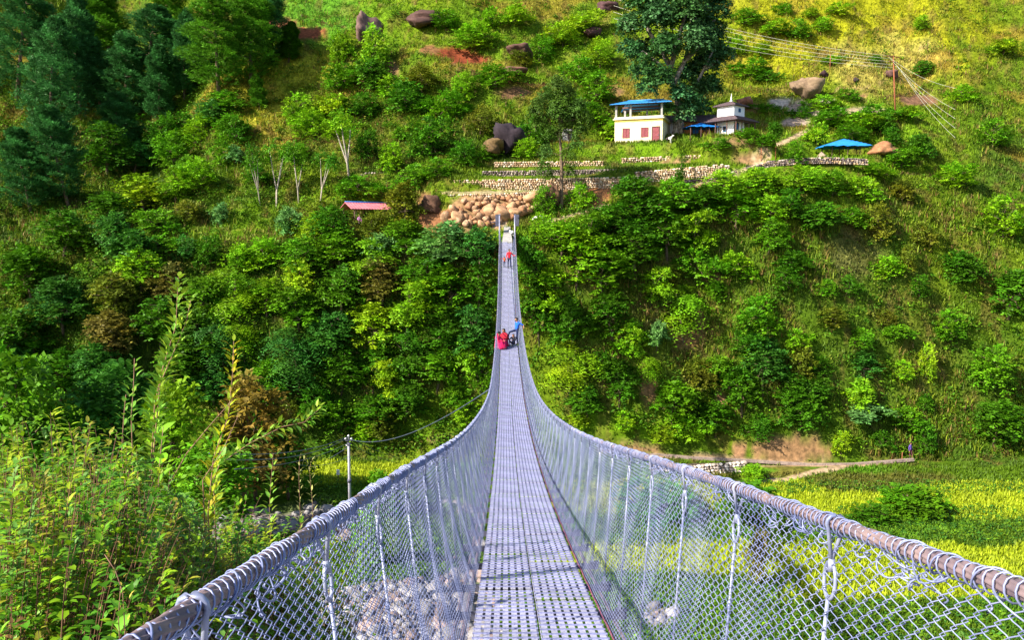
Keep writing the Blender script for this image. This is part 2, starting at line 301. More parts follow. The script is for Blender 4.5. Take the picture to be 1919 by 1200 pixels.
def grid_mesh(sr, yr, name, m, z0=0):
    SS, YY = np.meshgrid(sr, yr); X = (SS*np.maximum(YY, 50.)).ravel(); Y = YY.ravel(); Z = height(X, Y)+z0
    nx, ny = len(sr), len(yr); i = np.arange(nx*ny).reshape(ny, nx)
    Fc = np.stack([i[:-1, :-1], i[:-1, 1:], i[1:, 1:], i[1:, :-1]], -1).reshape(-1, 4)
    c, b, _, _ = ground(X, Y, Z); me = np_mesh(name, np.stack([X, Y, Z], 1), Fc, m, smooth=True)
    a = me.color_attributes.new('tint', 'FLOAT_COLOR', 'POINT'); cc = np.ones((len(X), 4), np.float32); cc[:, :3] = c; a.data.foreach_set('color', cc.ravel())
    return me
M_ground = mat('ground', (.5, .52, .5), rough=.95, var=.3, scale=2.2, ramp2=(1.1, 1.08, 1.02), attr='tint', bump=.9, bscale=5., spec=.05)
hill = mobj('hillside_terrain', grid_mesh(np.linspace(-1.0, 1.0, 640), YF, 'terrain', M_ground)); tag(hill, kind='structure', label='steep green river valley ground rising into the far hillside')

# ------------------------------------------------------------------ grass and undergrowth (nobody could count it)
M_leafy = mat('grass_blades', (.72, .75, .7), rough=.6, var=.25, scale=1.2, ramp2=(1.3, 1.25, 1.1), attr='tint', trans=.3, spec=.2)
rs = np.random.RandomState(3)
def scatter(n, smin, smax, ymin, ymax, ok):
    s = rs.uniform(smin, smax, n); t = rs.rand(n); Y = ymin*(ymax/ymin)**t
    X = s*np.maximum(Y, 50.); Z = height(X, Y); c, b, px, py = ground(X, Y, Z)
    keep = (b < .35) & (px > -170) & (px < 2090) & (py > -130) & ok(X, Y, Z, px, py)
    for (x0, y0, rx, ry, a, zz) in PADS:
        dx = (X-x0)*math.cos(a)+(Y-y0)*math.sin(a); dy = -(X-x0)*math.sin(a)+(Y-y0)*math.cos(a)
        keep &= np.maximum(np.abs(dx)/rx, np.abs(dy)/ry) > .72
    return X[keep], Y[keep], Z[keep], c[keep], px[keep], py[keep]
def blades(X, Y, Z, c, hgt, wid, lean, nb, spread, shade=.35):
    """nb bent triangular blades in each tuft"""
    n = len(X); base = np.stack([X, Y, Z-.03], 1); Vs = []; Cs = []
    for k in range(nb):
        a = rs.uniform(0, 2*np.pi, n); hh = hgt*rs.uniform(.55, 1.25, n); ln = lean*rs.uniform(.3, 1.2, n); off = rs.normal(0, spread, (n, 2))
        b = base.copy(); b[:, :2] += off; dx = np.cos(a); dy = np.sin(a); w = wid*rs.uniform(.7, 1.3, n)
        p0 = b+np.stack([-dy*w, dx*w, 0*w], 1); p1 = b+np.stack([dy*w, -dx*w, 0*w], 1)
        m0 = b+np.stack([dx*ln*.35+dy*w*.8, dy*ln*.35-dx*w*.8, hh*.6], 1); m1 = b+np.stack([dx*ln*.35-dy*w*.8, dy*ln*.35+dx*w*.8, hh*.6], 1)
        t0 = b+np.stack([dx*ln, dy*ln, hh*.95], 1)
        Vs.append(np.stack([p0, p1, m0, m1, t0], 1)); v = rs.uniform(1-shade, 1+shade, n)[:, None]; Cs.append(np.clip(c*v, 0, .8))
    V = np.concatenate(Vs).reshape(-1, 3); i = np.arange(len(V)//5)*5
    T = np.concatenate([np.stack([i, i+1, i+2], 1), np.stack([i, i+2, i+3], 1), np.stack([i+3, i+2, i+4], 1)])
    cc = np.concatenate(Cs); return V, T, np.concatenate([cc, cc, cc])
def leaf_clumps(X, Y, Z, c, size, nl, rad, flat=.7, shade=.4):
    n = len(X)*nl; P = np.repeat(np.stack([X, Y, Z], 1), nl, 0); col = np.repeat(c, nl, 0); r = np.repeat(rad, nl)
    d = rs.normal(0, 1, (n, 3)); d /= np.linalg.norm(d, axis=1)[:, None]; d[:, 2] = np.abs(d[:, 2])*flat
    P = P+d*(r*rs.uniform(.5, 1.05, n))[:, None]
    a = rs.uniform(0, 2*np.pi, n); tl = rs.uniform(-.7, .5, n); L = np.repeat(size, nl)*rs.uniform(.6, 1.3, n)
    ax = np.stack([np.cos(a)*np.cos(tl), np.sin(a)*np.cos(tl), np.sin(tl)], 1); sd = np.stack([-np.sin(a), np.cos(a), rs.uniform(-.6, .6, n)], 1)
    A = P; B = P+ax*(L*.5)[:, None]+sd*(L*.26)[:, None]; Cc = P+ax*L[:, None]-np.array([0, 0, .12])*L[:, None]; D = P+ax*(L*.5)[:, None]-sd*(L*.26)[:, None]
    V = np.stack([A, B, Cc, D], 1).reshape(-1, 3); Fc = np.arange(len(V)).reshape(-1, 4)
    return V, Fc, np.clip(col*rs.uniform(1-shade, 1+shade, n)[:, None], 0, .8)
def okG(X, Y, Z, px, py):
    hide = np.zeros(len(X), bool)
    for pts, hh in WALLPX:      # keep the wall faces clear of tall grass
        for (ax, ay), (bx, by) in zip(pts[:-1], pts[1:]):
            t = (px-ax)/(bx-ax); yy = ay+(by-ay)*t; hide |= (t > -.02) & (t < 1.02) & (py > yy-hh) & (py < yy+7)
    return (py < 900) & ~(hide & (rs.rand(len(X)) < .93))
WALLPX = [([(850, 360), (1142, 355)], 6), ([(838, 372), (1008, 366)], 4), ([(903, 332), (1135, 329)], 3), ([(925, 314), (1130, 312)], 3), ([(1163, 307), (1343, 300)], 3), ([(1190, 345), (1364, 329)], 4), ([(1284, 352), (1340, 342), (1400, 326), (1440, 314), (1500, 308), (1624, 310)], 3)]
g = scatter(210000, -.78, .78, 80, 175, okG)
V, T, cc = blades(g[0], g[1], g[2], g[3]*1.1, .38, .045, .28, 3, .16)
tag(mobj('hill_grass', np_mesh('hill_grass', V, T, M_leafy, cc)), kind='stuff', label='yellow green grass covering the far hillside')
# taller rough grass in drifts
def okR(X, Y, Z, px, py):
    n = fbm(X*.18+33, Y*.18, 3); d = np.where((py > 380) & (px > 1150), .9, .28)*(n > -.02)+.05
    return (rs.rand(len(X)) < d) & (py < 866) & ~((px > 825) & (px < 1640) & (py > 262) & (py < 380))
g = scatter(72000, -.78, .78, 80, 165, okR)
k = rs.rand(len(g[0]))[:, None]; tint = np.where(k < .25, np.array([[.22, .15, .05]]), np.where(k < .6, np.array([[.20, .27, .02]]), g[3]*1.3))
V, T, cc = blades(g[0], g[1], g[2], tint, .85, .05, .55, 4, .16)
tag(mobj('rough_grass', np_mesh('rough_grass', V, T, M_leafy, cc)), kind='stuff', label='long rough grass hanging down the steep slopes in drifts')
# rice fields and floor grass
g = scatter(60000, -.6, .8, 44, 79, lambda X, Y, Z, px, py: (px > 540) | (px < 180))
V, T, cc = blades(g[0], g[1], g[2], g[3]*1.05, .38, .05, .2, 3, .14, .22)
tag(mobj('rice_grass', np_mesh('rice_grass', V, T, M_leafy, cc)), kind='stuff', label='bright yellow green rice and grass on the valley floor')
# low leafy undergrowth
def okU(X, Y, Z, px, py):
    n = fbm(X*.3+50, Y*.3, 3); walls = (px > 825) & (px < 1150) & (py > 298) & (py < 375); dense = (px < 1350)*(py > 380)*1.+(px < 880)*(py > 120)*.6+.12+((px > 1350) & (py > 400))*.28
    dense = np.where((px > 830) & (px < 1640) & (py < 385) & (py > 262), .12, dense); dense = np.where((px > 925) & (px < 975) & (py > 395) & (py < 455), 0, dense)
    dense = np.where(walls, .05, dense)+((px > 1000) & (py < 240))*.14*(n > .02)
    dense = np.where((py < 452) & (py > 418) & (px < 560), .1, dense)
    return (rs.rand(len(X)) < dense*(.55+n)) & (py < 870)
g = scatter(70000, -.78, .78, 79, 165, okU)
tint = np.where(rs.rand(len(g[0]))[:, None] < .5, np.array([[.045, .16, .010]]), np.array([[.12, .23, .010]]))*.6+g[3]*.4
V, Fc, cc = leaf_clumps(g[0], g[1], g[2], tint, rs.uniform(.16, .34, len(g[0])), 11, rs.uniform(.25, .75, len(g[0])))
tag(mobj('undergrowth', np_mesh('undergrowth', V, Fc, M_leafy, cc)), kind='stuff', label='low leafy undergrowth spread over the far slopes')
# taller tangled scrub that knits the gorge woods together
def okT(X, Y, Z, px, py):
    n = fbm(X*.25+20, Y*.25, 3); d = ((px < 1330) & (py > 395))*1.+((px < 860) & (py > 130) & (py <= 395))*.35+((px >= 1330) & (py > 395))*.36+((px > 1000) & (py < 230))*.10+((px > 560) & (px < 1150) & (py < 300))*.3+.05
    d = np.where((px > 915) & (px < 990) & (py > 380) & (py < 470), 0, d); d = np.where((px > 800) & (px < 1640) & (py < 375) & (py > 262), .0, d); d = np.where((py < 460) & (py > 405) & (px < 560), .12, d)
    d = np.where((px > 1320) & (px < 1600) & (py > 790), .05, d); d = np.where((px > 1190) & (px < 1330) & (py > 440) & (py < 700), .35, d)
    return (rs.rand(len(X)) < d*(.6+n)) & (py < 855)
g = scatter(27000, -.78, .78, 79.5, 150, okT)
k = rs.rand(len(g[0]))[:, None]; tint = np.where(k < .45, np.array([[.07, .20, .012]]), np.where(k < .8, np.array([[.14, .30, .012]]), np.array([[.17, .20, .03]])))
V, Fc, cc = leaf_clumps(g[0], g[1], g[2]+.1, tint, rs.uniform(.22, .42, len(g[0])), 30, rs.uniform(.5, 1.7, len(g[0]))*rs.uniform(.6, 1, len(g[0])), flat=1.0)
tag(mobj('tangled_scrub', np_mesh('tangled_scrub', V, Fc, M_leafy, cc)), kind='stuff', label='tangled green scrub filling the slope between the trees')
# dark scrub strips between the fields
def okS(X, Y, Z, px, py):
    n = fbm(X*.3, Y*.3, 3)*30
    return (((py > 962+n) & (py < 1020+n) & (px > 1060)) | ((py > 1085+n*.5) & (px > 1050) & ((py > 1130) | (px < 1500))) | ((px < 1100) & (px > 560) & (py > 905+n) & (py < 965+n)) | ((px < 1050) & (py > 960) & (rs.rand(len(X)) < .5)) | ((px > 1330) & (py > 905) & (py < 928+n*.3)))
g = scatter(34000, -.62, .75, 40, 79, okS)
k = rs.rand(len(g[0]))[:, None]+(g[4] < 1000)[:, None]*.35; tint = np.where(k < .6, np.array([[.05, .16, .02]]), np.array([[.15, .29, .015]]))
V, Fc, cc = leaf_clumps(g[0], g[1], g[2], tint, rs.uniform(.14, .32, len(g[0])), 10, rs.uniform(.3, .8, len(g[0])))
tag(mobj('field_scrub', np_mesh('field_scrub', V, Fc, M_leafy, cc)), kind='stuff', label='dark leafy scrub growing between the rice fields and the river bed')
# ------------------------------------------------------------------ stones and boulders
M_stone = mat('river_stone', (.62, .60, .58), rough=.85, var=.2, scale=4, ramp2=(.95, .92, .90), attr='tint', bump=.4, bscale=12)
M_rock = mat('rock', (.65, .6, .6), rough=.9, var=.3, scale=1.6, ramp2=(1.15, 1.1, 1.05), attr='tint', bump=1., bscale=5)
def rock_unit(seed, nu=8, nv=5, rough=.2):
    r_ = np.random.RandomState(seed); vs = []; fs = []; PN = r_.normal(0, 1, (11, 3)); PN /= np.linalg.norm(PN, axis=1, keepdims=True); PD = r_.uniform(.55, .85, 11)      # random planes cleave flat faces
    for j in range(nv+1):
        th = math.pi*j/nv
        for i in range(nu if 0 < j < nv else 1):
            ph = 2*math.pi*i/nu; v = np.array([math.sin(th)*math.cos(ph), math.sin(th)*math.sin(ph), math.cos(th)])*(1+r_.uniform(-rough, rough)*.4); q = (v@PN.T)/PD; vs.append(tuple(v/max(1., q.max())))
    I = lambda j, i: 0 if j == 0 else (1+(nv-1)*nu if j == nv else 1+(j-1)*nu+i % nu)
    T = []
    for j in range(nv):
        for i in range(nu):
            a, b, c_, d_ = I(j, i), I(j+1, i), I(j+1, i+1), I(j, i+1)
            if j > 0: T.append((a, c_, d_)) if j == nv-1 and False else None
            if j == 0: T.append((a, b, c_))
            elif j == nv-1: T.append((a, b, d_))
            else: T += [(a, b, c_), (a, c_, d_)]
    return np.array(vs), np.array(T)
UN = [rock_unit(s) for s in range(6)]
def rocks_mesh(P, S, col, name, m):
    Vs = []; Ts = []; Cs = []; b = 0
    for i in range(len(P)):
        u, T = UN[i % 6]; a = rs.uniform(0, 6.28); ca, sa = math.cos(a), math.sin(a); v = u*S[i]
        v = np.stack([v[:, 0]*ca-v[:, 1]*sa, v[:, 0]*sa+v[:, 1]*ca, v[:, 2]], 1)+P[i]
        Vs.append(v); Ts.append(T+b); b += len(u); Cs.append(np.repeat(col[i][None], len(T), 0))
    return np_mesh(name, np.concatenate(Vs), np.concatenate(Ts), m, np.concatenate(Cs), smooth=False)
n = 9500; s = rs.uniform(-.62, .30, n); Y = 40*(72/40.)**rs.rand(n); X = s*np.maximum(Y, 50); Z = height(X, Y); c, b, px, py = ground(X, Y, Z); k = b > .5
X, Y, Z = X[k], Y[k], Z[k]; sz = rs.lognormal(-1.85, .6, len(X)); sz = np.clip(sz, .06, .8)
tone = rs.uniform(.35, .72, len(X))[:, None]; base = np.where(rs.rand(len(X), 1) < .35, np.array([[.62, .47, .45]]), np.array([[.62, .60, .64]]))
tag(mobj('river_stones', rocks_mesh(np.stack([X, Y, Z+sz*.15], 1), np.stack([sz, sz*rs.uniform(.7, 1.1, len(X)), sz*.65], 1)*1.25, base*tone, 'river_stones', M_stone)), kind='stuff', label='pale pinkish river stones lying over the river bed')

# dry-stone walls: real stones laid in courses along a line
def stone_wall(label, pts, hpx, tones, stone=.27, cat='stone wall', depth=.5, group=None):
    """pts: (px, py of the foot, distance); hpx: wall height in photograph pixels"""
    P3 = [pt(px, py, y) for px, py, y in pts]; mb = MB(); rnd = random.Random(len(label)); core = []
    L = [0]
    for a, b in zip(P3[:-1], P3[1:]): L.append(L[-1]+(b-a).length)
    def along(t):
        for i in range(len(L)-1):
            if t <= L[i+1] or i == len(L)-2:
                k = (t-L[i])/(L[i+1]-L[i]); return P3[i].lerp(P3[i+1], k), (P3[i+1]-P3[i]).normalized()
    H = hpx*P3[0].y/F; nc = max(2, int(round(H/(stone*.72)))); ch = H/nc
    for j in range(nc):
        t = rnd.uniform(0, stone*.5)
        while t < L[-1]:
            w = stone*rnd.uniform(.65, 1.5); p, d = along(min(t+w/2, L[-1])); a = math.atan2(d.y, d.x); nrm = Vector((math.sin(a), -math.cos(a), 0))
            if j < nc-1 or rnd.random() < .86:
                r_ = Matrix.Rotation(a+rnd.uniform(-.12, .12), 3, 'Z') @ Matrix.Rotation(rnd.uniform(-.12, .12), 3, 'Y'); c_ = rnd.choice(tones); v = rnd.uniform(.7, 1.25)
                vs, fs = UN[rnd.randrange(6)]; s_ = Vector((w*.68, depth*.7, ch*.74))
                mb.add([p+r_ @ Vector((q[0]*s_.x, q[1]*s_.y, q[2]*s_.z))+Vector((0, 0, ch*(j+.5)))+nrm*rnd.uniform(-.03, .07) for q in vs], [tuple(f) for f in fs], tuple(k_*v for k_ in c_))
            t += w
    for a, b in zip(P3[:-1], P3[1:]):     # rubble core behind the face
        d = (b-a); an = math.atan2(d.y, d.x); mb.box((a+b)/2+Vector((-math.sin(an)*.35, math.cos(an)*.35, H*.40)), (d.length, .45, H*.95), Matrix.Rotation(an, 3, 'Z'), (.10, .08, .06))
    o = mb.build('stone_wall', M_rock); tag(o, label, cat, group); return o
TAN = [(.62, .46, .30), (.72, .58, .42), (.50, .36, .24), (.80, .70, .58)]; GRY = [(.24, .20, .20), (.32, .26, .24), (.16, .13, .14), (.5, .44, .40)]
stone_wall('long tan gabion wall, tallest of the terraces directly above the boulder pile', [(850, 360, 93.2), (1000, 358, 93.2), (1142, 355, 93.2), (1196, 352, 93.4)], 22, TAN)
stone_wall('thin tan stone wall capping the boulder pile below the long gabion wall', [(838, 372, 91.2), (960, 369, 91.2), (1008, 366, 91.0)], 7, TAN, .24)
stone_wall('dark grey stone wall, middle tier of the grassy terraces behind the gabion wall', [(903, 332, 96.3), (1000, 331, 96.4), (1175, 328, 96.4)], 11, GRY)
stone_wall('pale stone wall, uppermost tier of the grassy terraces beyond the gabion wall', [(925, 314, 99.0), (1030, 313, 99.1), (1130, 312, 99.2)], 10, TAN)
stone_wall('pale stone wall on the grass bank in front of the cream house', [(1163, 307, 99.4), (1250, 303, 99.6), (1343, 300, 99.7)], 10, TAN)
stone_wall('tall tan stone wall below the temple, standing beside the conical tree', [(1190, 345, 94.4), (1270, 338, 94.7), (1364, 329, 95.0)], 22, TAN)
stone_wall('long dark winding stone wall that climbs toward the lone blue shelter', [(1284, 352, 94.0), (1340, 342, 94.6), (1400, 326, 95.6), (1440, 314, 96.2), (1500, 308, 96.4), (1560, 307, 96.4), (1624, 310, 96.2)], 12, GRY+TAN[:1])
stone_wall('short dark stone wall among the bushes above the pink roofed shelter', [(676, 337, 100.6), (760, 336, 100.8)], 13, GRY)
stone_wall('whitish rubble wall holding up the dirt trail at the foot of the slope', [(1215, 886, 76.9), (1300, 892, 76.7), (1395, 884, 76.9)], 20, [(.6, .55, .52), (.45, .38, .34), (.75, .72, .7)], .34)
stone_wall('low edging of white stones along the lower branch of the dirt trail', [(1335, 912, 75.0), (1400, 912, 75.0), (1466, 906, 75.2)], 6, [(.7, .68, .68), (.55, .5, .5)], .3, 'stone edging')
# concrete kerb of the trail
mb = MB(); kp = [(1170, 849, 78.8), (1230, 853, 78.8), (1300, 859, 78.7), (1400, 864, 78.6), (1520, 872, 78.5), (1600, 871, 78.7), (1712, 862, 79.2)]
for a, b in zip(kp[:-1], kp[1:]):
    A, B = pt(*a), pt(*b); d = B-A; an = math.atan2(d.y, d.x); r_ = Matrix.Rotation(an, 3, 'Z') @ Matrix.Rotation(-math.asin(d.z/d.length), 3, 'Y'); mb.box((A+B)/2, (d.length+.02, .3, .26), r_, (.34, .27, .25))
tag(mb.build('trail_kerb', M_rock), 'long grey brown kerb running beside the dirt trail at the foot of the slope', 'kerb')
# boulders -------------------------------------------------------------
ITEMS = []       # repeated things that get their telling-apart phrase at the end: (object, px, py, kind phrase, category, group)
def boulder_mesh(seed, col, rough=.16, nu=12, nv=8):
    u, T = rock_unit(seed, nu, nv, rough*.5); x, y, z = u.T
    k = 1+rough*1.6*fbm(x*1.3+seed, y*1.3+z*1.7, 3)
    v = np.random.RandomState(seed).uniform(.8, 1.15, len(T))[:, None]
    return np_mesh('boulder', u*k[:, None], T, M_rock, np.array(col)[None]*v, smooth=False)
BM = [boulder_mesh(i+20, c_, .22, 14, 10) for i, c_ in enumerate([(.40, .22, .115), (.46, .28, .16), (.33, .17, .09), (.50, .33, .21), (.36, .23, .14)])]
rb = random.Random(4); spots = []
for row, (y0, x0, x1, sz) in enumerate([(381, 845, 1005, .5), (391, 836, 1002, .62), (400, 828, 990, .72), (410, 822, 965, .6), (419, 830, 930, .5), (374, 870, 1000, .42)]):
    x = x0
    while x < x1:
        s_ = sz*rb.uniform(.7, 1.35); x += s_*18
        if rb.random() < .12: x += 8; continue
        spots.append((x, y0+rb.uniform(-4, 4)+(x-900)*-.03, s_, rb.randrange(5)))
big = [(915, 396, 1.0), (858, 408, .95), (1000, 372, 1.25), (940, 401, 1.3), (965, 399, 1.1)]
for (x, y, s_, k_) in spots+[(a, b, c_, 1) for a, b, c_ in big]:
    p = at(x, y+s_*6, 84); o = mobj('boulder', BM[k_]); o.location = (p.x, p.y-.1, p.z+s_*.35)
    o.scale = (s_*rb.uniform(.85, 1.25)*.88, s_*.75, s_*rb.uniform(.6, .9)); o.rotation_euler = (rb.uniform(-.3, .3), rb.uniform(-.3, .3), rb.uniform(0, 6))
    ITEMS.append((o, x, y, ('brown', 'tan', 'reddish', 'sandy', 'dull brown')[k_]+(' boulder' if s_ > .6 else ' stone'), 'boulder', 'boulders piled below the gabion wall', 'boulder'))
def big_rock(label, px, py, y, w, hh, col, seed, dd=None, cat='rock', rough=.3, rot=0):
    """w, hh in photograph pixels; (px, py) the middle"""
    p = pt(px, py, y); k = y/F; o = mobj('rock', boulder_mesh(seed, col, rough, 22, 14)); o.location = p; o.rotation_euler = (0, 0, rot)
    o.scale = (w*k*.62, (dd or w*k/2)*1.2, hh*k*.62); tag(o, label, cat); return o
def yr(px, py): return at(px, py, 80).y
big_rock('large rounded grey brown boulder standing on pale rubble uphill of the temple', 1508, 164, yr(1508, 184)-.3, 48, 38, (.25, .18, .12), 31, 1.9, rough=.5)
big_rock('brown boulder sticking up directly behind the temple roof', 1395, 194, yr(1395, 206), 30, 26, (.30, .14, .09), 32, 1.2)
big_rock('orange brown boulder in the bushes beyond the lone blue shelter', 1650, 283, yr(1650, 292), 36, 26, (.40, .20, .10), 33, 1.4)
big_rock('ragged grey rock face with a grassy cap high on the slope beside the pines', 682, 62, yr(682, 80)+.6, 42, 46, (.19, .12, .11), 34, 2.2, 'rock face', .5)
big_rock('black shadowed rock face beside the red earth scar on the upper slope', 790, 38, yr(790, 55)+.8, 60, 26, (.10, .055, .05), 35, 2.2, 'rock face', .5)  # the face's shadow is put into its dark base colour
big_rock('tall split rock face with shade painted in black, jutting out above the terraces', 957, 262, yr(957, 292)-.4, 40, 58, (.028, .02, .03), 36, 1.6, 'rock face', .5)  # near-black base colour carries the shade of this turned-away face
big_rock('ochre rock outcrop with shrubs growing over it, left neighbour of the tall split rock', 925, 276, yr(925, 300)+.5, 36, 34, (.15, .10, .045), 37, 2.0, 'rock outcrop', .45)
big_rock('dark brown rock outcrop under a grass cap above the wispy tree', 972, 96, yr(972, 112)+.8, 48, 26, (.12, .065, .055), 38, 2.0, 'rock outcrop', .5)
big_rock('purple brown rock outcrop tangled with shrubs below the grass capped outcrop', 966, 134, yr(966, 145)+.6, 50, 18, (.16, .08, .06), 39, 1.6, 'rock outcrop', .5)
big_rock('small dark rock lying in the grass near the rusty pole', 1672, 140, yr(1672, 150), 22, 22, (.14, .08, .07), 40, .9)
big_rock('small black rock lying alone on the yellow grass slope', 1545, 139, yr(1545, 147), 16, 12, (.06, .03, .04), 41, .6)
big_rock('tiny black rock on the bleached grass below the wires', 1606, 150, yr(1606, 155), 9, 9, (.05, .03, .04), 42, .4)
big_rock('big dark rock at the top of the slope beside the pipal tree crown', 1135, 14, yr(1135, 24)+.5, 34, 18, (.09, .045, .05), 43, 1.6)
big_rock('low dark rock on the steep grass beside the pipal tree crown', 1110, 62, yr(1110, 72), 26, 16, (.10, .05, .05), 44, 1.2)
big_rock('dark earth bank rock beside the boulder pile under a grassy lip', 808, 390, yr(808, 400)+.6, 34, 32, (.13, .07, .045), 45, 1.3, 'earth bank', .5)
big_rock('dark rock shaded by weeds at the foot of the wispy tree', 1040, 372, yr(1040, 388)-.2, 24, 36, (.15, .085, .05), 46, 1.0, 'rock', .5)
big_rock('white rock lying in the scrub beside the grey power pole', 592, 935, yr(592, 943), 20, 15, (.80, .79, .84), 47, .4, rough=.5)
big_rock('pink grey stone lying below the white rock near the power pole', 568, 962, yr(568, 967), 15, 11, (.55, .36, .30), 48, .3)
big_rock('flat tan slab of rock above the green field weeds by the power pole', 582, 915, yr(582, 922), 30, 14, (.40, .26, .16), 49, .5)
big_rock('black rock half hidden in weeds close behind the power pole', 672, 940, yr(672, 948), 16, 18, (.07, .04, .04), 50, .4)
big_rock('brown boulder among the scrub at the top of the right hand wooded slope', 1310, 352, yr(1310, 360), 26, 12, (.36, .2, .12), 51, .8)
big_rock('pale boulder beside the blue shelter at the end of the stone wall', 1540, 293, 99.5, 20, 14, (.44, .33, .26), 52, .6)
# ------------------------------------------------------------------ suspension bridge
BX = .255
def deck_z(y): return -1.55-.27*y+.00346*y*y
_HY = ([-2, 0, 2, 4, 6, 10, 14, 20, 24, 30, 74.5, 83.6, 90], [1.12, 1.18, 1.262, 1.33, 1.345, 1.32, 1.27, 1.18, 1.13, 1.10, 1.10, 1.68, 2.0])
_HX = np.arange(-2, 90, .25); _HS = np.convolve(np.interp(np.arange(-4, 92, .25), *_HY), np.ones(9)/9, 'same')[8:8+len(_HX)]
def RH(y): return np.interp(y, _HX, _HS)
def RS(y, s_=1): return .735+(.04 if s_ > 0 else .09)*(1-sstep(13, 27, y))+.035*sstep(55, 70, y)
def rail_h(y): return float(RH(float(y)))
def rail_s(y, s_=1): return float(RS(np.array(float(y)), s_))
M_steel = mat('galvanised_steel', (.17, .20, .36), rough=.42, metal=.25, var=.18, scale=9, ramp2=(.40, .42, .55), spec=.5)
M_cable = mat('cable_steel', (.15, .11, .14), rough=.6, metal=.2, var=.2, scale=14, ramp2=(.34, .24, .24), spec=.5)
M_deck = mat('deck_steel', (.38, .37, .47), rough=.6, metal=.1, var=.1, scale=1.7, ramp2=(.60, .59, .75), attr='tint', spec=.4)
M_net = mat('net_wire', (.15, .18, .37), rough=.5, metal=.25, var=.15, scale=5, ramp2=(.31, .34, .56), spec=.6)
M_dark = mat('dark_steel', (.10, .10, .15), rough=.6, metal=.3, var=.2, scale=6)
M_red = mat('faded_rope', (.30, .08, .14), rough=.8, var=.3, scale=30)
bridge = empty('suspension_bridge', (0, 0, 0), 0, 'long narrow steel suspension footbridge with chain link sides sagging across the valley', 'bridge')
Y0, Y1 = -1.2, 80.0
# deck panels: two side by side, strips along and bars across
def panel_mesh(Lp, w=.49):
    mb = MB(); ns = 7; pitch = w/ns
    for i in range(ns): mb.box((-w/2+pitch*(i+.5), Lp/2, 0), (pitch*.66, Lp-.012, .006))
    k = 0; t = .07
    while t < Lp: mb.box((0, t, .0075), (w, .015, .010), col=(.50, .54, .78)); t += .125
    for x in (-w/2+.004, w/2-.004): mb.box((x, Lp/2, -.0145), (.006, Lp-.012, .022))
    return mb.mesh('deck_panel', M_deck)
PL = 1.66; pm = panel_mesh(PL)
for side in (-1, 1):
    y = Y0+(0 if side < 0 else -.4)
    while y < Y1-.3:
        ye = min(y+PL, Y1+.2); z0, z1 = deck_z(y), deck_z(ye); o = bpy.data.objects.new('deck_panel', pm); link(o, bridge)
        o.location = (BX+side*.252, y, z0); o.rotation_euler = (math.atan2(z1-z0, ye-y), random.uniform(-.004, .004), random.uniform(-.002, .002)); y = ye
# cross beams under the deck, one a metre, with ends that stick out
bm_ = MB(); bm_.box((0, 0, -.05), (1.52, .075, .05)); bm_.box((0, .0, -.02), (1.10, .05, .012))
for s_ in (-1, 1): bm_.box((s_*.72, 0, -.005), (.10, .09, .012))
beam = bm_.mesh('cross_beam', M_dark)
nb_ = 0; yb = .4
while yb < Y1:
    o = link(bpy.data.objects.new('cross_beam', beam), bridge); o.location = (BX, yb, deck_z(yb)-.012); o.rotation_euler = (math.atan(-.27+.00692*yb), 0, 0); yb += 1.0
# main cables under the deck edges
for s_ in (-1, 1):
    mb = MB()
    for off in (.585, .66): mb.tube([(BX+s_*off, y, deck_z(y)-.10) for y in np.arange(Y0, Y1+.6, .8)], .019, 6)
    mb.build('deck_cable', M_cable, bridge)
mb = MB(); mb.tube([(BX+.525, y, deck_z(y)+.01+.008*math.sin(y*9)) for y in np.arange(Y0, 60, .2)], .0045, 4); mb.build('edge_rope', M_red, bridge)
# handrail cables: stranded steel
def rail_pt(s_, y): return Vector((BX+s_*rail_s(y, s_), y, deck_z(y)+rail_h(y)))
for s_ in (-1, 1):
    ys = np.concatenate([np.arange(-1.2, 9, .014), np.arange(9, 25, .05), np.arange(25, 83.6, .4)]); nn = 28; V = []; 
    for y in ys:
        p = rail_pt(s_, y); d = rail_pt(s_, y+.05)-p; d.normalize(); a = Vector((1, 0, 0)); a = (a-d*a.dot(d)).normalized(); b = d.cross(a)
        for k in range(nn):
            th = 2*math.pi*k/nn; r = .0185*(1+(.15*math.cos(7*(th)-y*60) if y < 9 else 0)); V.append(p+a*math.cos(th)*r+b*math.sin(th)*r)
    i = np.arange(len(ys)*nn).reshape(len(ys), nn); Fc = np.stack([i[:-1], np.roll(i[:-1], -1, 1), np.roll(i[1:], -1, 1), i[1:]], -1).reshape(-1, 4)
    mobj('handrail_cable', np_mesh('handrail_cable', [tuple(v) for v in V], Fc, M_cable, smooth=True), bridge)
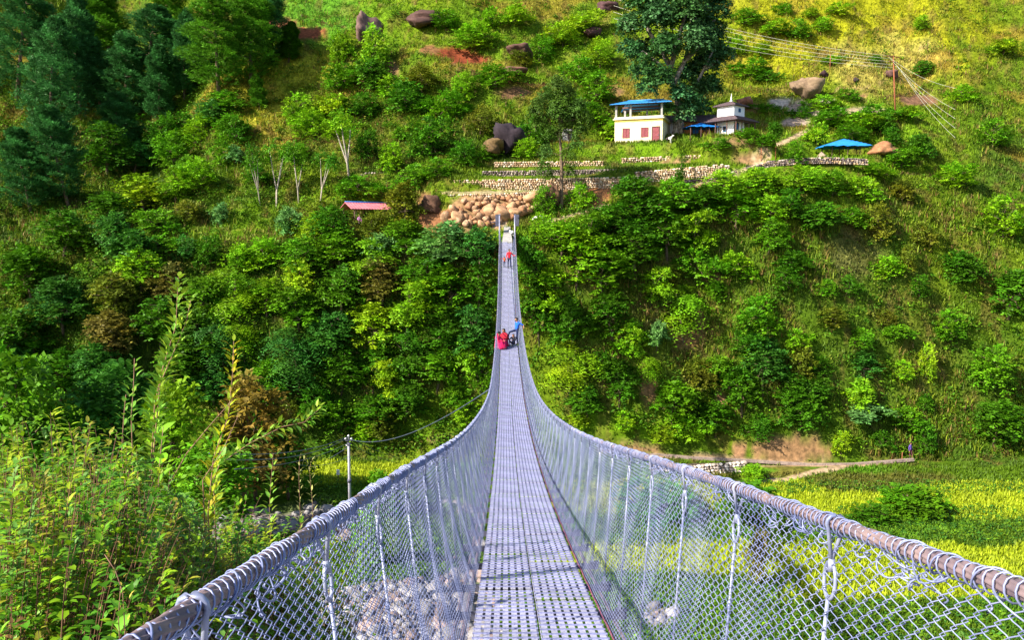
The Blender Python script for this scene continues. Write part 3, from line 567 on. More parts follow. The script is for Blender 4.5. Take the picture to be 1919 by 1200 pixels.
# wires: many polylines of the same length turned into tubes at once
def wires(P, r, n=4):
    """P (W,K,3) polylines -> vertices and quads"""
    P = np.asarray(P, float); W, K, _ = P.shape; T = np.empty_like(P); T[:, 1:-1] = P[:, 2:]-P[:, :-2]; T[:, 0] = P[:, 1]-P[:, 0]; T[:, -1] = P[:, -1]-P[:, -2]
    T /= np.linalg.norm(T, axis=2, keepdims=True)+1e-12; ref = np.array([1., .2, .1]); ref /= np.linalg.norm(ref)
    A = ref-T*(T@ref)[..., None]; A /= np.linalg.norm(A, axis=2, keepdims=True)+1e-9; B = np.cross(T, A)
    r = np.broadcast_to(np.asarray(r, float).reshape(-1, 1, 1) if np.ndim(r) else r, (W, K, 1)); th = 2*np.pi*np.arange(n)/n
    V = P[:, :, None]+(A[:, :, None]*np.cos(th)[None, None, :, None]+B[:, :, None]*np.sin(th)[None, None, :, None])*r[:, :, None]
    i = np.arange(W*K*n).reshape(W, K, n); Fc = np.stack([i[:, :-1], np.roll(i[:, :-1], -1, 2), np.roll(i[:, 1:], -1, 2), i[:, 1:]], -1).reshape(-1, 4)
    return V.reshape(-1, 3), Fc
rsn = np.random.RandomState(11)
DZ = lambda y: -1.55-.27*y+.00346*y*y
def net(s_):
    Vs = []; Fs = []; b = 0
    for lo, hi, sub, n, rad, nseg, pitch in ((-.6, 14, 3, 4, .0018, 48, .037), (14, 40, 1, 3, .0019, 44, .040), (40, Y1-.2, 1, 3, .0026, 30, .06)):
        y = np.arange(lo, hi, pitch); W = len(y); K = nseg*sub+1; t = np.linspace(0, 1, K); idx = np.arange(W)
        tri = np.abs(((t[None]*nseg+ (idx[:, None] % 2)) % 2)-1)*2-1     # -1..1 zigzag
        if sub > 1: tri = .45*tri-.55*np.cos(np.pi*(t[None]*nseg+(idx[:, None] % 2)))*1.0 if False else np.sign(tri)*np.abs(tri)**.8; 
        wob = .009*np.cumsum(rsn.normal(0, .25, (W, K)), 1)/np.sqrt(sub)*np.sin(np.pi*t)[None]*.35
        Y = y[:, None]+tri*pitch*.56+wob*1.4+.010*np.sin(t[None]*9+y[:, None]*5); top = RH(Y)-.03; zb = -.03
        Z = DZ(Y)+zb+(top-zb)*(1-t[None])+.004*np.sin(y[:, None]*3.1)
        sag = .05*np.sin(np.pi*t)[None]*(1+.5*np.sin(y[:, None]*6.28))
        X = RS(Y, s_)*(1-t[None])+.535*t[None]+sag*.6+ (.006*np.where((idx[:, None] % 2) > 0, 1, -1)*np.cos(np.pi*t*nseg)[None] if sub > 1 else 0)
        V, Fc = wires(np.stack([BX+s_*X, Y, Z], -1), rad, n); Vs.append(V); Fs.append(Fc+b); b += len(V)
    return np_mesh('chain_link_net', np.concatenate(Vs), np.concatenate(Fs), M_net, smooth=True)
for s_ in (-1, 1): mobj('chain_link_net', net(s_), bridge)
# lacing wire coiled round each handrail cable
def coil(s_, y0, y1, pitch, r, rad, step, n):
    ys = np.arange(y0, y1, step); ph = 2*np.pi*ys/pitch+.9*np.sin(ys*2.3)+.5*np.sin(ys*7.1); rr = r*(1+.22*np.sin(ys*3.7)*np.sin(ys*11.))
    X = BX+s_*RS(ys, s_)+rr*np.cos(ph); Z = DZ(ys)+RH(ys)+rr*1.05*np.sin(ph)-.004
    return wires(np.stack([X, ys+.012*np.sin(ph), Z], -1)[None], rad, n)
for s_ in (-1, 1):
    parts = [coil(s_, .3, 12, .036, .0225, .0024, .003, 5), coil(s_, 12, 83, .07, .025, .0042, .010, 4), coil(s_, .3, 8, .17, .0255, .0024, .008, 5)]
    # loose wire ends tangled below the rail
    W = 130; K = 18; yy = rsn.uniform(.8, 9, W); t = np.linspace(0, 1, K)[None]; a = rsn.uniform(0, 6.28, (W, 1)); tw = rsn.uniform(4, 11, (W, 1))*rsn.choice([-1, 1], (W, 1)); L = rsn.uniform(.02, .05, (W, 1))
    X = BX+s_*(RS(yy, s_)[:, None])+.018*np.cos(a+tw*t); Y = yy[:, None]+t*rsn.uniform(-.16, .16, (W, 1))+.02*np.sin(a+tw*t); Z = DZ(yy)[:, None]+RH(yy)[:, None]-.02-L*np.sin(np.pi*t*.9)-t*.02+.012*np.sin(tw*t)
    parts.append(wires(np.stack([X, Y, Z], -1), .0026, 4))
    b = 0; V = []; Fc = []
    for v, f in parts: V.append(v); Fc.append(f+b); b += len(v)
    mobj('lacing_wire', np_mesh('lacing_wire', np.concatenate(V), np.concatenate(Fc), M_net, smooth=True), bridge)
# hangers: hook over the rail, ring and rod to the beam end
rh = random.Random(5); far_h = MB(); cnt = 0; yb = 1.4
while yb < Y1-.5:
    for s_ in (-1, 1):
        near = yb < 51; mb = MB() if near else far_h; p = rail_pt(s_, yb); foot = Vector((BX+s_*.70, yb, deck_z(yb)-.03)); d = (foot-p); dn = d.normalized(); n_ = 8 if yb < 12 else 4
        hook = [p+Vector((s_*-.027*math.cos(a), 0, .027*math.sin(a))) for a in np.linspace(-.6, math.pi+.4, 9 if near else 4)]
        mb.tube([p+dn*.13]+hook+[p+dn*.12], .0068 if near else .01, n_)
        if near:
            e = p+dn*.185; ax = Vector((0, 1, 0)); mb.tube([e+ax*.042*math.cos(a)+dn*.06*math.sin(a) for a in np.linspace(0, 2*math.pi, 15)], .0062, n_, cap=False); mb.tube([p+dn*.115, p+dn*.155], .011, n_)
        mb.tube([p+dn*.24, foot], .0066, n_)
        if near and yb < 14: mb.tube([p+dn*(.52)+Vector((.011*math.cos(k*1.3), .011*math.sin(k*1.3), -k*.003)) for k in range(16)], .0026, 4); mb.box(foot+Vector((0, 0, .04)), (.02, .04, .07))
        if near: mb.build('hanger_rod', M_steel, bridge)
    yb += 1.0
o = far_h.build('hanger_rod', M_steel, bridge); o['kind'] = 'stuff'
# far end: posts, concrete approach slab and anchor blocks
M_conc = mat('concrete', (.28, .27, .27), rough=.9, var=.15, scale=3, ramp2=(.42, .40, .38), bump=.3, bscale=8)
for s_ in (-1, 1):
    mb = MB(); x = BX+s_*.79; zt = deck_z(83.4)+rail_h(83.4); zg = hz(x, 83.6)-1.
    mb.tube([(x, 83.5, zg), (x, 83.5, zt+.12)], .075, 10); mb.box((x, 83.5, zt+.14), (.22, .22, .05)); mb.box((x, 83.5, zg+1.1), (.3, .3, .25))
    mb.build('end_post', M_steel, bridge)
    mb = MB(); xa = x-s_*.02; mb.box((xa+s_*.25, 84.4, zt-.45), (.42, 1.1, 1.2), jit=.02); mb.build('anchor_block', M_dark, bridge)
mb = MB(); pa = [(79.9, deck_z(79.9)+.02), (83.4, deck_z(83.4)-.05), (88.6, zat(420, 88.6))]
ap = [(80.05, deck_z(80)+.0, .50), (81.5, deck_z(81.5)-.05, .48), (84.5, (deck_z(81.5)-.05)*.6+zat(420, 89)*.4, .36), (89, zat(420, 89), .34)]
for (ya, za, wa), (yb_, zb, wb) in zip(ap[:-1], ap[1:]):
    mb.add([(BX-wa, ya, za), (BX+wa, ya, za), (BX+wb, yb_, zb), (BX-wb, yb_, zb), (BX-wa, ya, za-.6), (BX+wa, ya, za-.6), (BX+wb, yb_, zb-.6), (BX-wb, yb_, zb-.6)], [(0, 1, 2, 3), (0, 4, 5, 1), (1, 5, 6, 2), (3, 2, 6, 7), (0, 3, 7, 4)])
ob = mb.build('concrete_path', M_conc); tag(ob, kind='structure', label='narrow concrete approach path at the far end of the bridge')
# ------------------------------------------------------------------ trees, bushes and plants
def leafmat(name, c, trans=.3, rough=.5):
    return mat(name, tuple(k*.72 for k in c), rough=rough, var=.2, scale=.9, ramp2=tuple(k*1.3 for k in c), attr='tint', trans=trans, spec=.12)
LM = {'lime green': leafmat('leaf_lime', (.26, .44, .012)), 'bright green': leafmat('leaf_bright', (.19, .40, .010)), 'green': leafmat('leaf_green', (.105, .28, .008)),
      'dark green': leafmat('leaf_dark', (.065, .20, .008)), 'blue green': leafmat('leaf_blue', (.055, .20, .025)), 'olive': leafmat('leaf_olive', (.15, .185, .014)),
      'yellow green': leafmat('leaf_yellow', (.32, .38, .010)), 'rusty brown': leafmat('leaf_rust', (.17, .16, .03)), 'pale green': leafmat('leaf_pale', (.13, .30, .07)), 'pine green': leafmat('needle_green', (.12, .33, .018), .3),
      'shaded pine': leafmat('needle_shaded', (.06, .22, .05), .3), 'orange': leafmat('leaf_orange', (.25, .18, .03)), 'grey green': leafmat('leaf_grey', (.06, .15, .055))}  # the darker, bluer pine needles carry the ravine's shade in their colour
M_bark = mat('bark', (.16, .11, .075), rough=.95, var=.35, scale=8, bump=.6, bscale=20); M_pale = mat('pale_bark', (.36, .31, .26), rough=.9, var=.3, scale=8)
def shoots(rs_, base, dirv, L, droop, nl, ll, lw, pair=.9, tiltj=.35, tint=None):
    """leaves set along arching shoots.  base, dirv (S,3); returns vertices, quads, colours"""
    S = len(base); t = (np.arange(nl)+.6)/nl; dirv = dirv/np.linalg.norm(dirv, axis=1, keepdims=True)
    P = base[:, None]+dirv[:, None]*(L[:, None]*t[None])[..., None]; P[..., 2] -= (droop*L)[:, None]*t[None]**2
    T = np.repeat(dirv[:, None], nl, 1); T[..., 2] -= 2*droop[:, None]*t[None]; T /= np.linalg.norm(T, axis=2, keepdims=True)
    upv = np.array([0, 0, 1.]); Sd = np.cross(T, upv); Sd /= np.linalg.norm(Sd, axis=2, keepdims=True)+1e-6; N = np.cross(Sd, T)
    sgn = np.where(np.arange(nl) % 2 == 0, 1., -1.)[None, :, None]
    J = rs_.normal(0, tiltj, (S, nl, 3)); A = T*(1-pair*.6)+Sd*sgn*pair+J; A /= np.linalg.norm(A, axis=2, keepdims=True)
    Wv = np.cross(A, N+rs_.normal(0, .45, (S, nl, 3))); Wv /= np.linalg.norm(Wv, axis=2, keepdims=True)+1e-6
    l = ll*rs_.uniform(.6, 1.2, (S, nl, 1))*(1.1-.35*t[None, :, None]); w = lw*rs_.uniform(.7, 1.2, (S, nl, 1))
    a = P; b = P+A*l*.45+Wv*w; c = P+A*l-N*l*.12; d = P+A*l*.45-Wv*w
    V = np.stack([a, b, c, d], 2).reshape(-1, 3); Fc = np.arange(len(V)).reshape(-1, 4)
    ti = (tint if tint is not None else np.ones((S, 3)))[:, None]*rs_.uniform(.72, 1.28, (S, nl, 1)); return V, Fc, ti.reshape(-1, 3)
def sph(rs_, n, zmin=-.4):
    d = rs_.normal(0, 1, (n*3, 3)); d /= np.linalg.norm(d, axis=1, keepdims=True); d = d[d[:, 2] > zmin]; return d[:n]
def make_crown(seed, blobs, nsh, nl, ll, lw, Lsh, droop, zmin=-.35, flat=1., inner=.35, mname='crown', gap=0):
    """blobs: list of (x, y, z, r); shoots leave each blob's core outward and upward"""
    r_ = np.random.RandomState(seed); Vs = []; Fs = []; Cs = []; b0 = 0; tot = sum(b[3]**2 for b in blobs)
    for (x, y, z, r) in blobs:
        n = max(4, int(nsh*r*r/tot)); d = sph(r_, n, zmin); n = len(d); st = np.array([x, y, z])+d*np.array([1, 1, flat])*(r*r_.uniform(inner, .85, n))[:, None]
        dd = d+np.array([0, 0, .35]); bt = r_.uniform(.75, 1.2)*np.array([r_.uniform(.85, 1.2), 1, r_.uniform(.7, 1.2)]); tint = bt[None]*r_.uniform(.8, 1.2, (n, 1))
        V, Fc, cc = shoots(r_, st, dd, Lsh*r_.uniform(.6, 1.3, n), droop*r_.uniform(.5, 1.5, n), nl, ll, lw, tint=tint); Vs.append(V); Fs.append(Fc+b0); Cs.append(cc); b0 += len(V)
    return np_mesh(mname, np.concatenate(Vs), np.concatenate(Fs), LM['green'], np.concatenate(Cs))
def limbs(seed, blobs, trunk_pts, r0, mname='trunk', n=6, m=None, frac=.62):
    rnd = random.Random(seed); mb = MB(); k = len(trunk_pts); mb.tube(trunk_pts, [r0*(1-.6*i/(k-1)) for i in range(k)], n)
    for (x, y, z, r) in blobs:
        B = Vector((x, y, z)); i = min(range(k), key=lambda j: (Vector(trunk_pts[j])-B*.5-Vector(trunk_pts[-1])*.2).length); A = Vector(trunk_pts[max(i, k//2)]); mid = A.lerp(B, .5)+Vector((rnd.uniform(-.1, .1), rnd.uniform(-.1, .1), .12))*(B-A).length
        mb.tube([A, mid, A.lerp(B, .98)], [r0*.42, r0*.28, r0*.12], 5)
        for q in range(3): mb.tube([B, B+Vector((rnd.uniform(-1, 1), rnd.uniform(-1, 1), rnd.uniform(-.2, 1)))*r*.7], [r0*.12, r0*.04], 4)
    return mb.mesh(mname, m or M_bark)
SH = {}; rt_ = random.Random(12)
def shape(key, w, h, crown, trunk): SH[key] = (w, h, crown, trunk)
def rblobs(seed, n, w, h, z0, rmin, rmax, top=1.):
    rnd = random.Random(seed); out = []
    for i in range(n):
        t = (i+.5)/n; z = z0+(h-z0)*t; a = i*2.4+rnd.uniform(-.5, .5); rad = w*.5*math.sin(math.pi*(t*.75+.2))*rnd.uniform(.35, .95)*top; r = rnd.uniform(rmin, rmax); out.append((rad*math.cos(a), rad*math.sin(a), z-r*.3, r))
    return out
# round leafy bushes (unit size about 4 m)
for i in range(5):
    b = rblobs(10+i, 8+2*i, 3.9, 2.5+.3*i, .4, .4, 1.2); shape('bush%d' % i, 4.0, 3.4, make_crown(10+i, b, 360, 9, .34, .085, .75, .35), limbs(10+i, b, [(0, 0, -.4), (.05, 0, .6), (0, .1, 1.4), (.1, 0, 2.2)], .10))
# upright trees
for i in range(5):
    b = rblobs(30+i, 10+2*i, 3.2, 5.0, 1.0+.2*i, .4, 1.15); shape('tree%d' % i, 3.8, 5.4, make_crown(30+i, b, 400, 9, .36, .085, .8, .45), limbs(30+i, b, [(0, 0, -.4), (.1, 0, 1.2), (0, .1, 2.4), (.15, 0, 3.8)], .13))
# layered spreading trees with flat tiers
for i in range(2):
    rnd = random.Random(50+i); b = [(rnd.uniform(-1.5, 1.5), rnd.uniform(-1.3, 1.3), 1.2+.75*k+rnd.uniform(-.2, .2), rnd.uniform(.8, 1.15)) for k in range(5) for _ in range(2)]
    shape('tier%d' % i, 4.6, 5.0, make_crown(50+i, b, 420, 10, .38, .07, .95, .55, zmin=-.1, flat=.4), limbs(50+i, b, [(0, 0, -.4), (-.1, 0, 1.3), (.1, .1, 2.6), (0, 0, 4.0)], .12))
# drooping bamboo-like plumes
for i in range(2):
    rnd = random.Random(60+i); b = [(rnd.uniform(-.9, .9), rnd.uniform(-.9, .9), 1.4+.5*k, .8-.03*k) for k in range(7)]
    shape('plume%d' % i, 3.2, 5.2, make_crown(60+i, b, 420, 12, .30, .035, 1.2, 1.3, zmin=-.1), limbs(60+i, b, [(0, 0, -.4), (.1, 0, 1.6), (0, .1, 3.0), (.1, 0, 4.4)], .07))
# large-fronded plants (fern-like fans)
for i in range(2):
    b = rblobs(70+i, 5, 2.4, 2.6, .8, .45, .7); shape('frond%d' % i, 3.6, 3.2, make_crown(70+i, b, 110, 14, .46, .075, 1.15, .5, inner=.1), limbs(70+i, b, [(0, 0, -.4), (.05, 0, .6), (0, .1, 1.2), (.1, 0, 1.8)], .09))
# slim bare-stemmed trees with small feathery crowns
for i in range(2):
    rnd = random.Random(80+i); mb = MB(); b = []
    for k in range(3):
        a = k*2.1+rnd.random(); top = Vector((math.cos(a)*1.1, math.sin(a)*.8, 4.6+rnd.uniform(-.5, .6))); mb.tube([(0, 0, -.4), (.05*k, 0, 1.5), top*.6+Vector((0, 0, .5)), top], [.10, .08, .06, .03], 5)
        for q in range(4): b.append((top.x+rnd.uniform(-.7, .7), top.y+rnd.uniform(-.6, .6), top.z+rnd.uniform(-.8, .5), rnd.uniform(.4, .7)))
    shape('slim%d' % i, 3.6, 5.6, make_crown(80+i, b, 220, 9, .30, .06, .7, .5), mb.mesh('trunk', M_pale))
def pine_crown(seed, h, w, z0, ntuft, mname='crown', blunt=.5):
    r_ = np.random.RandomState(seed); n = ntuft; t = r_.rand(n)**.8; z = z0+(h-z0)*t; lob = 1+.28*np.sin(z*1.9+seed)+.0
    a = r_.uniform(0, 2*np.pi, n); k = np.round(a/(2*np.pi)*7+z*1.3); a = a*.55+(k/7*2*np.pi)*.45; rad = w*.5*np.clip((1-t)**blunt*(.5+t*2.2).clip(0, 1), .05, 1)*lob*r_.uniform(.45, 1.05, n)
    st = np.stack([rad*np.cos(a), rad*np.sin(a), z+rad*.22], 1); d = np.stack([np.cos(a)*.7, np.sin(a)*.7, np.full(n, .8)], 1)+r_.normal(0, .3, (n, 3))
    tint = (r_.uniform(.7, 1.25, (n, 1))*(.8+.35*np.sin(z*2.3+a*3)[:, None]*.6))*np.ones((1, 3))
    V, Fc, cc = shoots(r_, st, d, np.full(n, .55), np.full(n, .1), 10, .46, .050, pair=.75, tiltj=.3, tint=tint)
    return np_mesh(mname, V, Fc, LM['green'], cc)
def pine_trunk(seed, h, w, z0, r0):
    rnd = random.Random(seed); mb = MB(); x = rnd.uniform(-.3, .3); mb.tube([(0, 0, -.6), (x*.5, 0, h*.35), (x, 0, h*.7), (x*.6, 0, h*.96)], [r0, r0*.75, r0*.5, r0*.12], 7)
    for i in range(26):
        t = rnd.random(); z = z0+(h-z0)*t*.92; a = rnd.uniform(0, 6.28); L = w*.42*(1-t)**.6*rnd.uniform(.6, 1); mb.tube([(x*z/h, 0, z), (math.cos(a)*L*.55, math.sin(a)*L*.55, z+L*.05), (math.cos(a)*L, math.sin(a)*L, z+L*.28)], [r0*.28, r0*.18, r0*.07], 4)
    return mb.mesh('trunk', M_bark)
for i, (h_, w_, z_) in enumerate([(13, 6.4, 3.6), (15, 7.5, 4.2), (11, 4.6, 2.8)]):
    shape('pine%d' % i, w_, h_, pine_crown(90+i, h_, w_, z_*.45, 2600), pine_trunk(90+i, h_, w_, z_, .24))
b = [(0, 0, .7+k*.62, .62-.085*k) for k in range(7)]; shape('cone0', 2.2, 5.0, make_crown(99, b, 300, 8, .26, .05, .45, .2), limbs(99, b[:2], [(0, 0, -.4), (0, 0, 2), (0, 0, 4.2)], .08))
def plant(key, p, w, hgt, colour, rz, nm='tree', cname='crown', tname='trunk'):
    if key[:-1] in ('bush', 'tree'): key = key[:-1]+str(rt_.randrange(5))
    W, H, cm, tm = SH[key]; sx, sz = w/W, hgt/H; r = empty(nm, p, rz); r.scale = (sx*rt_.uniform(.8, 1.25), sx*rt_.uniform(.8, 1.25), sz*rt_.uniform(.85, 1.15)); r.rotation_euler = (rt_.uniform(-.16, .16), rt_.uniform(-.16, .16), rz)
    c = bpy.data.objects.new(cname, cm); link(c, r); c.material_slots[0].link = 'OBJECT'; c.material_slots[0].material = LM[colour]
    t = bpy.data.objects.new(tname, tm); link(t, r); return r
# the photograph's individual trees: key, px, py of the crown centre, width and height in px, colour, kind
SZ = lambda w: 'small ' if w < 34 else ('' if w < 66 else 'large ')
def put(key, px, py, w, hp, colour, kindw=None, nm=None, y0=78, base=None, label=None, cat=None, dz=0):
    p = at(px, base if base is not None else min(py+hp*.42, 868), y0); k = p.y/F; p.z -= .05*hp*k
    tr = key[:-1] in ('tree', 'tier', 'plume', 'slim', 'pine', 'cone'); nm = nm or ('pine_tree' if key.startswith('pine') else 'tree' if tr else 'bush')
    o = plant(key, p, w*k, hp*k, colour, rt_.uniform(0, 6.28), nm, 'crown' if tr else 'foliage', 'trunk' if tr else 'stem')
    words = {'bush': 'bush', 'tree': 'leafy tree', 'tier': 'spreading tree', 'plume': 'feathery tree', 'frond': 'fronded bush', 'slim': 'bare stemmed tree', 'pine': 'pine tree', 'cone': 'conical tree'}[key[:-1]]
    if label: tag(o, label, cat or ('tree' if tr else 'bush'))
    else: ITEMS.append((o, px, py, SZ(w)+colour.replace('pine green', 'green').replace('shaded pine', 'dark teal')+' '+words, 'pine' if key.startswith('pine') else 'tree' if tr else 'bush', 'trees and bushes on the far slopes', 'veg'))
    return o
PL = """
pine1 410 92 104 190 pg|pine0 470 85 88 170 pg|pine0 512 62 62 120 bp|pine2 212 60 64 130 pg|pine1 275 110 110 190 bp|pine0 332 45 74 130 pg|pine2 345 128 56 130 bp|pine2 192 130 56 170 bp|pine0 240 160 80 150 bp|pine2 300 175 60 130 bp|pine0 225 250 70 120 bp|pine2 375 100 50 120 bp
pine0 150 120 80 200 bp|pine1 90 200 110 220 bp|pine1 30 90 110 220 bp|pine0 60 330 90 160 bp|pine0 130 320 80 150 bp|pine2 487 180 26 58 pg|pine2 540 90 36 60 g
tree0 200 290 70 90 d|bush0 250 255 60 46 d|bush1 305 262 66 60 g|bush2 330 292 60 50 g|bush0 375 250 60 50 b|bush1 420 190 70 40 g|bush2 395 215 60 40 bl|bush0 445 245 52 54 g|bush1 418 290 50 50 b|frond0 360 322 56 44 b|frond1 440 292 40 40 pa|bush0 370 340 60 50 br
tree1 270 365 74 74 br|tree2 330 350 56 70 br|tree0 205 395 70 70 d|slim0 518 340 50 110 g|slim1 560 340 46 90 g|slim0 600 345 46 84 g|slim1 488 345 40 90 g|slim0 655 285 62 110 br|frond1 408 405 32 44 pa|bush2 300 420 60 40 g|bush1 350 400 46 40 o
bush0 810 262 84 70 g|bush1 760 190 70 56 g|bush2 700 110 70 60 br|bush0 695 142 84 56 g|bush1 640 90 46 56 br|bush0 640 150 60 44 g|bush2 730 165 56 40 br|bush1 620 205 70 50 l|bush0 590 240 60 40 b|bush2 560 215 56 40 b|bush1 680 205 60 36 g|bush0 790 160 60 40 ol|bush1 840 200 66 46 g|bush2 870 170 50 40 b
bush0 890 75 66 46 br|bush1 925 35 50 40 br|bush2 968 32 56 36 l|bush0 835 45 50 30 b|bush1 900 235 56 40 ol|bush2 870 290 56 46 g|bush0 980 110 50 30 ol|bush1 1010 95 50 44 b|bush2 1095 45 60 36 l|bush0 1085 135 60 40 b|bush1 1055 70 56 36 l|bush2 1125 110 50 40 l|bush0 930 150 60 36 b|bush1 1120 170 70 46 b|bush2 1100 215 66 50 g|bush0 1135 240 56 40 b|bush1 1060 200 60 50 b|bush2 1005 245 50 60 g|bush0 985 285 50 30 b
bush1 820 320 60 40 g|bush0 775 335 60 36 g|bush2 730 305 60 40 b|bush1 690 280 50 44 g|bush0 670 355 66 40 b|bush2 610 400 50 36 ol|tree1 760 395 74 84 ol|bush1 700 425 60 46 ol|bush0 625 430 60 50 g|frond0 545 420 66 56 pa|bush2 590 440 56 44 br|bush1 480 330 44 30 g
bush1 430 235 50 40 g|tree0 250 300 50 60 bl|bush2 345 235 44 40 d|bush0 560 290 44 30 g|frond1 750 255 36 30 b
bush0 1425 95 46 30 br|bush1 1490 60 44 26 b|bush2 1450 55 40 28 br|bush0 1540 50 40 26 br|bush1 1400 35 44 24 b|bush2 1410 130 50 30 b|bush0 1440 145 40 22 g|bush1 1570 20 40 22 br|bush2 1520 25 34 18 br|bush0 1725 45 26 22 br|bush1 1470 20 34 18 b|bush2 1380 90 34 40 b|bush0 1640 110 30 14 b|bush1 1560 115 28 14 br
bush0 1530 255 46 44 b|bush1 1490 292 40 34 b|bush2 1570 225 70 34 b|bush0 1610 235 60 34 br|bush1 1590 255 50 30 g|bush2 1660 240 40 26 g|bush0 1640 215 56 30 b|bush1 1700 215 50 30 br|bush2 1540 195 46 24 br|bush0 1720 275 50 40 g|bush1 1690 300 60 36 g|bush2 1640 320 60 24 b|bush0 1450 245 36 30 d|bush1 1435 270 36 20 g|bush2 1405 262 40 26 g|bush0 1345 275 40 18 b|bush1 1670 260 36 30 d|bush2 1590 180 40 24 b|bush0 1500 215 36 18 g|bush1 1730 130 40 24 g|bush2 1310 235 30 40 g|bush0 1440 205 50 20 g
cone0 1268 328 30 66 g
bush0 1090 370 40 50 b|bush1 1020 380 34 44 g|bush2 1180 345 30 26 b|bush0 915 285 40 34 b
tree0 1200 390 90 90 g|tree1 1260 385 80 84 b|tree2 1150 415 80 80 g|tree0 1320 385 76 70 d|tier0 1110 445 90 84 g|tree1 1050 455 80 80 br|bush0 1010 440 50 44 br|tree2 1080 500 84 90 b|tier1 1040 560 100 90 br|tree0 1130 520 90 90 b|tree1 1190 470 90 90 d|tree2 1250 450 80 80 g|tier0 1300 440 84 80 br|tree0 1380 400 80 70 b|bush1 1440 400 70 56 br|bush2 1350 345 70 40 b|bush0 1420 340 64 40 br|bush1 1500 345 60 36 br|bush2 1560 350 70 40 b|bush0 1620 360 60 40 br|bush1 1690 360 60 44 ol|bush2 1480 380 60 46 g|tree1 1540 410 70 60 g|bush0 1600 410 56 40 b|tree2 1440 450 60 60 b
tree0 1000 520 60 80 d|tree1 1010 610 60 90 d|tree2 1075 620 70 80 d|tree0 1150 600 76 90 g|tier1 1220 540 70 70 b|bush0 1255 520 60 50 ol|plume0 1280 590 96 110 b|bush1 1300 500 70 60 b|bush2 1380 500 70 56 b|bush0 1340 545 44 40 g|bush1 1430 590 70 70 b|bush2 1400 640 60 50 g|tree0 1430 690 96 96 bl|tree1 1390 740 70 84 g|tree2 1350 700 56 60 b|bush0 1310 700 60 56 ol|frond0 1230 640 40 50 pa|bush1 1180 640 56 50 b
plume0 1065 700 90 96 l|tree0 1160 730 70 80 g|tree1 1130 690 50 70 g|plume1 1215 700 56 60 b|tree2 1260 760 90 80 b|bush0 1290 800 60 40 b|bush1 1240 820 50 36 br|tree0 1340 790 60 70 g|bush2 1500 690 60 50 ol|bush0 1495 640 46 46 br|frond1 1610 740 76 60 b|tree1 1620 690 60 60 bl|frond0 1615 778 90 30 pa|bush1 1500 770 80 60 g|tree2 1480 730 70 70 d|bush2 1420 810 56 40 g|tree0 1520 740 60 70 g|bush0 1575 840 34 40 l|bush1 1735 690 36 50 l|bush2 1660 500 50 40 b|bush0 1590 540 34 36 g|bush1 1680 620 50 30 b|bush2 1720 540 40 40 g|bush0 1560 600 46 36 ol|bush1 1700 790 50 40 g|bush2 1735 830 40 50 g|bush0 1730 440 50 56 o|bush1 1640 430 50 50 o|bush2 1480 490 60 40 d|bush0 1470 530 50 50 g|tree1 1100 760 60 60 g|bush1 1170 795 60 34 br|bush2 1080 790 50 30 br
bush0 1655 600 36 30 ol|bush1 1610 640 40 34 g|bush2 1550 540 36 30 b|bush0 1700 480 34 44 ol|bush1 1535 690 40 34 g|bush2 1690 700 36 30 b|bush0 1640 690 34 30 ol|bush1 1730 760 40 40 d|bush2 1650 830 36 34 g|bush0 1800 500 70 60 g|bush1 1780 620 60 50 b|bush2 1850 700 80 60 g|bush0 1880 420 80 60 b|tree0 1860 800 90 80 g|bush1 1790 330 60 40 b|bush2 1860 260 60 40 g|bush0 1800 180 50 30 b|bush1 1880 90 50 30 br|tree1 1890 560 80 80 d
tree0 835 470 96 90 pa|tree1 760 450 80 70 g|tree2 900 480 70 76 bl|tree0 895 550 76 90 g|tree1 850 555 90 90 b|tree2 800 520 80 80 g|tier0 700 490 84 90 b|tree0 640 470 90 84 b|tree1 560 490 80 76 g|bush0 500 480 66 50 br|bush1 445 490 60 44 b|bush2 390 480 60 46 g|tree2 715 545 70 80 ru|tree0 640 550 90 84 g|frond0 715 465 70 60 pa|tier1 760 590 96 90 b|tree1 700 620 90 84 br|tree2 620 620 84 80 bl|tree0 560 580 84 84 g|tree1 500 560 84 84 b|plume0 450 560 80 120 br|plume1 460 640 70 90 br
tree2 380 560 70 90 g|tree0 320 540 70 90 ru|tree1 250 480 80 84 bl|tree2 215 450 70 80 bl|tree0 265 520 76 76 br|tree1 220 560 84 76 ol|tree2 210 640 90 90 ru|tree0 300 620 80 90 d|tree1 370 640 80 90 d|plume1 420 650 70 96 bl|plume0 560 690 110 110 bl|tree2 510 720 70 80 g|tree0 640 700 90 84 d|tree1 700 700 70 80 d|tier0 770 680 84 84 g|tree2 830 620 90 90 g|tree0 885 640 70 90 bl|frond1 882 680 62 70 b|tree1 820 700 80 84 b|tree2 760 760 76 70 d|tier1 730 720 70 80 br|tree0 700 770 70 60 g|bush0 640 780 60 60 g|bush1 590 760 66 60 d|bush2 545 780 60 56 ol
tree1 180 700 80 90 bl|tree2 240 730 80 90 bl|bush0 860 740 60 50 g|bush1 900 720 50 50 b|bush2 880 780 50 36 br|bush0 690 815 50 30 b|bush1 720 800 60 40 ol|tree0 120 440 100 100 d|tree1 60 520 110 100 g|tree2 120 580 100 100 bl|tree0 40 650 110 110 d|tree1 110 720 110 100 g|tree2 30 760 100 100 bl|bush0 930 560 30 60 d|bush1 985 480 40 50 g|bush2 945 800 60 40 b|tree0 330 700 90 80 g|tree1 400 730 70 70 bl|bush2 300 460 60 40 b|bush0 350 470 50 40 bl|bush1 560 535 60 50 l|tree1 470 770 70 60 d
"""
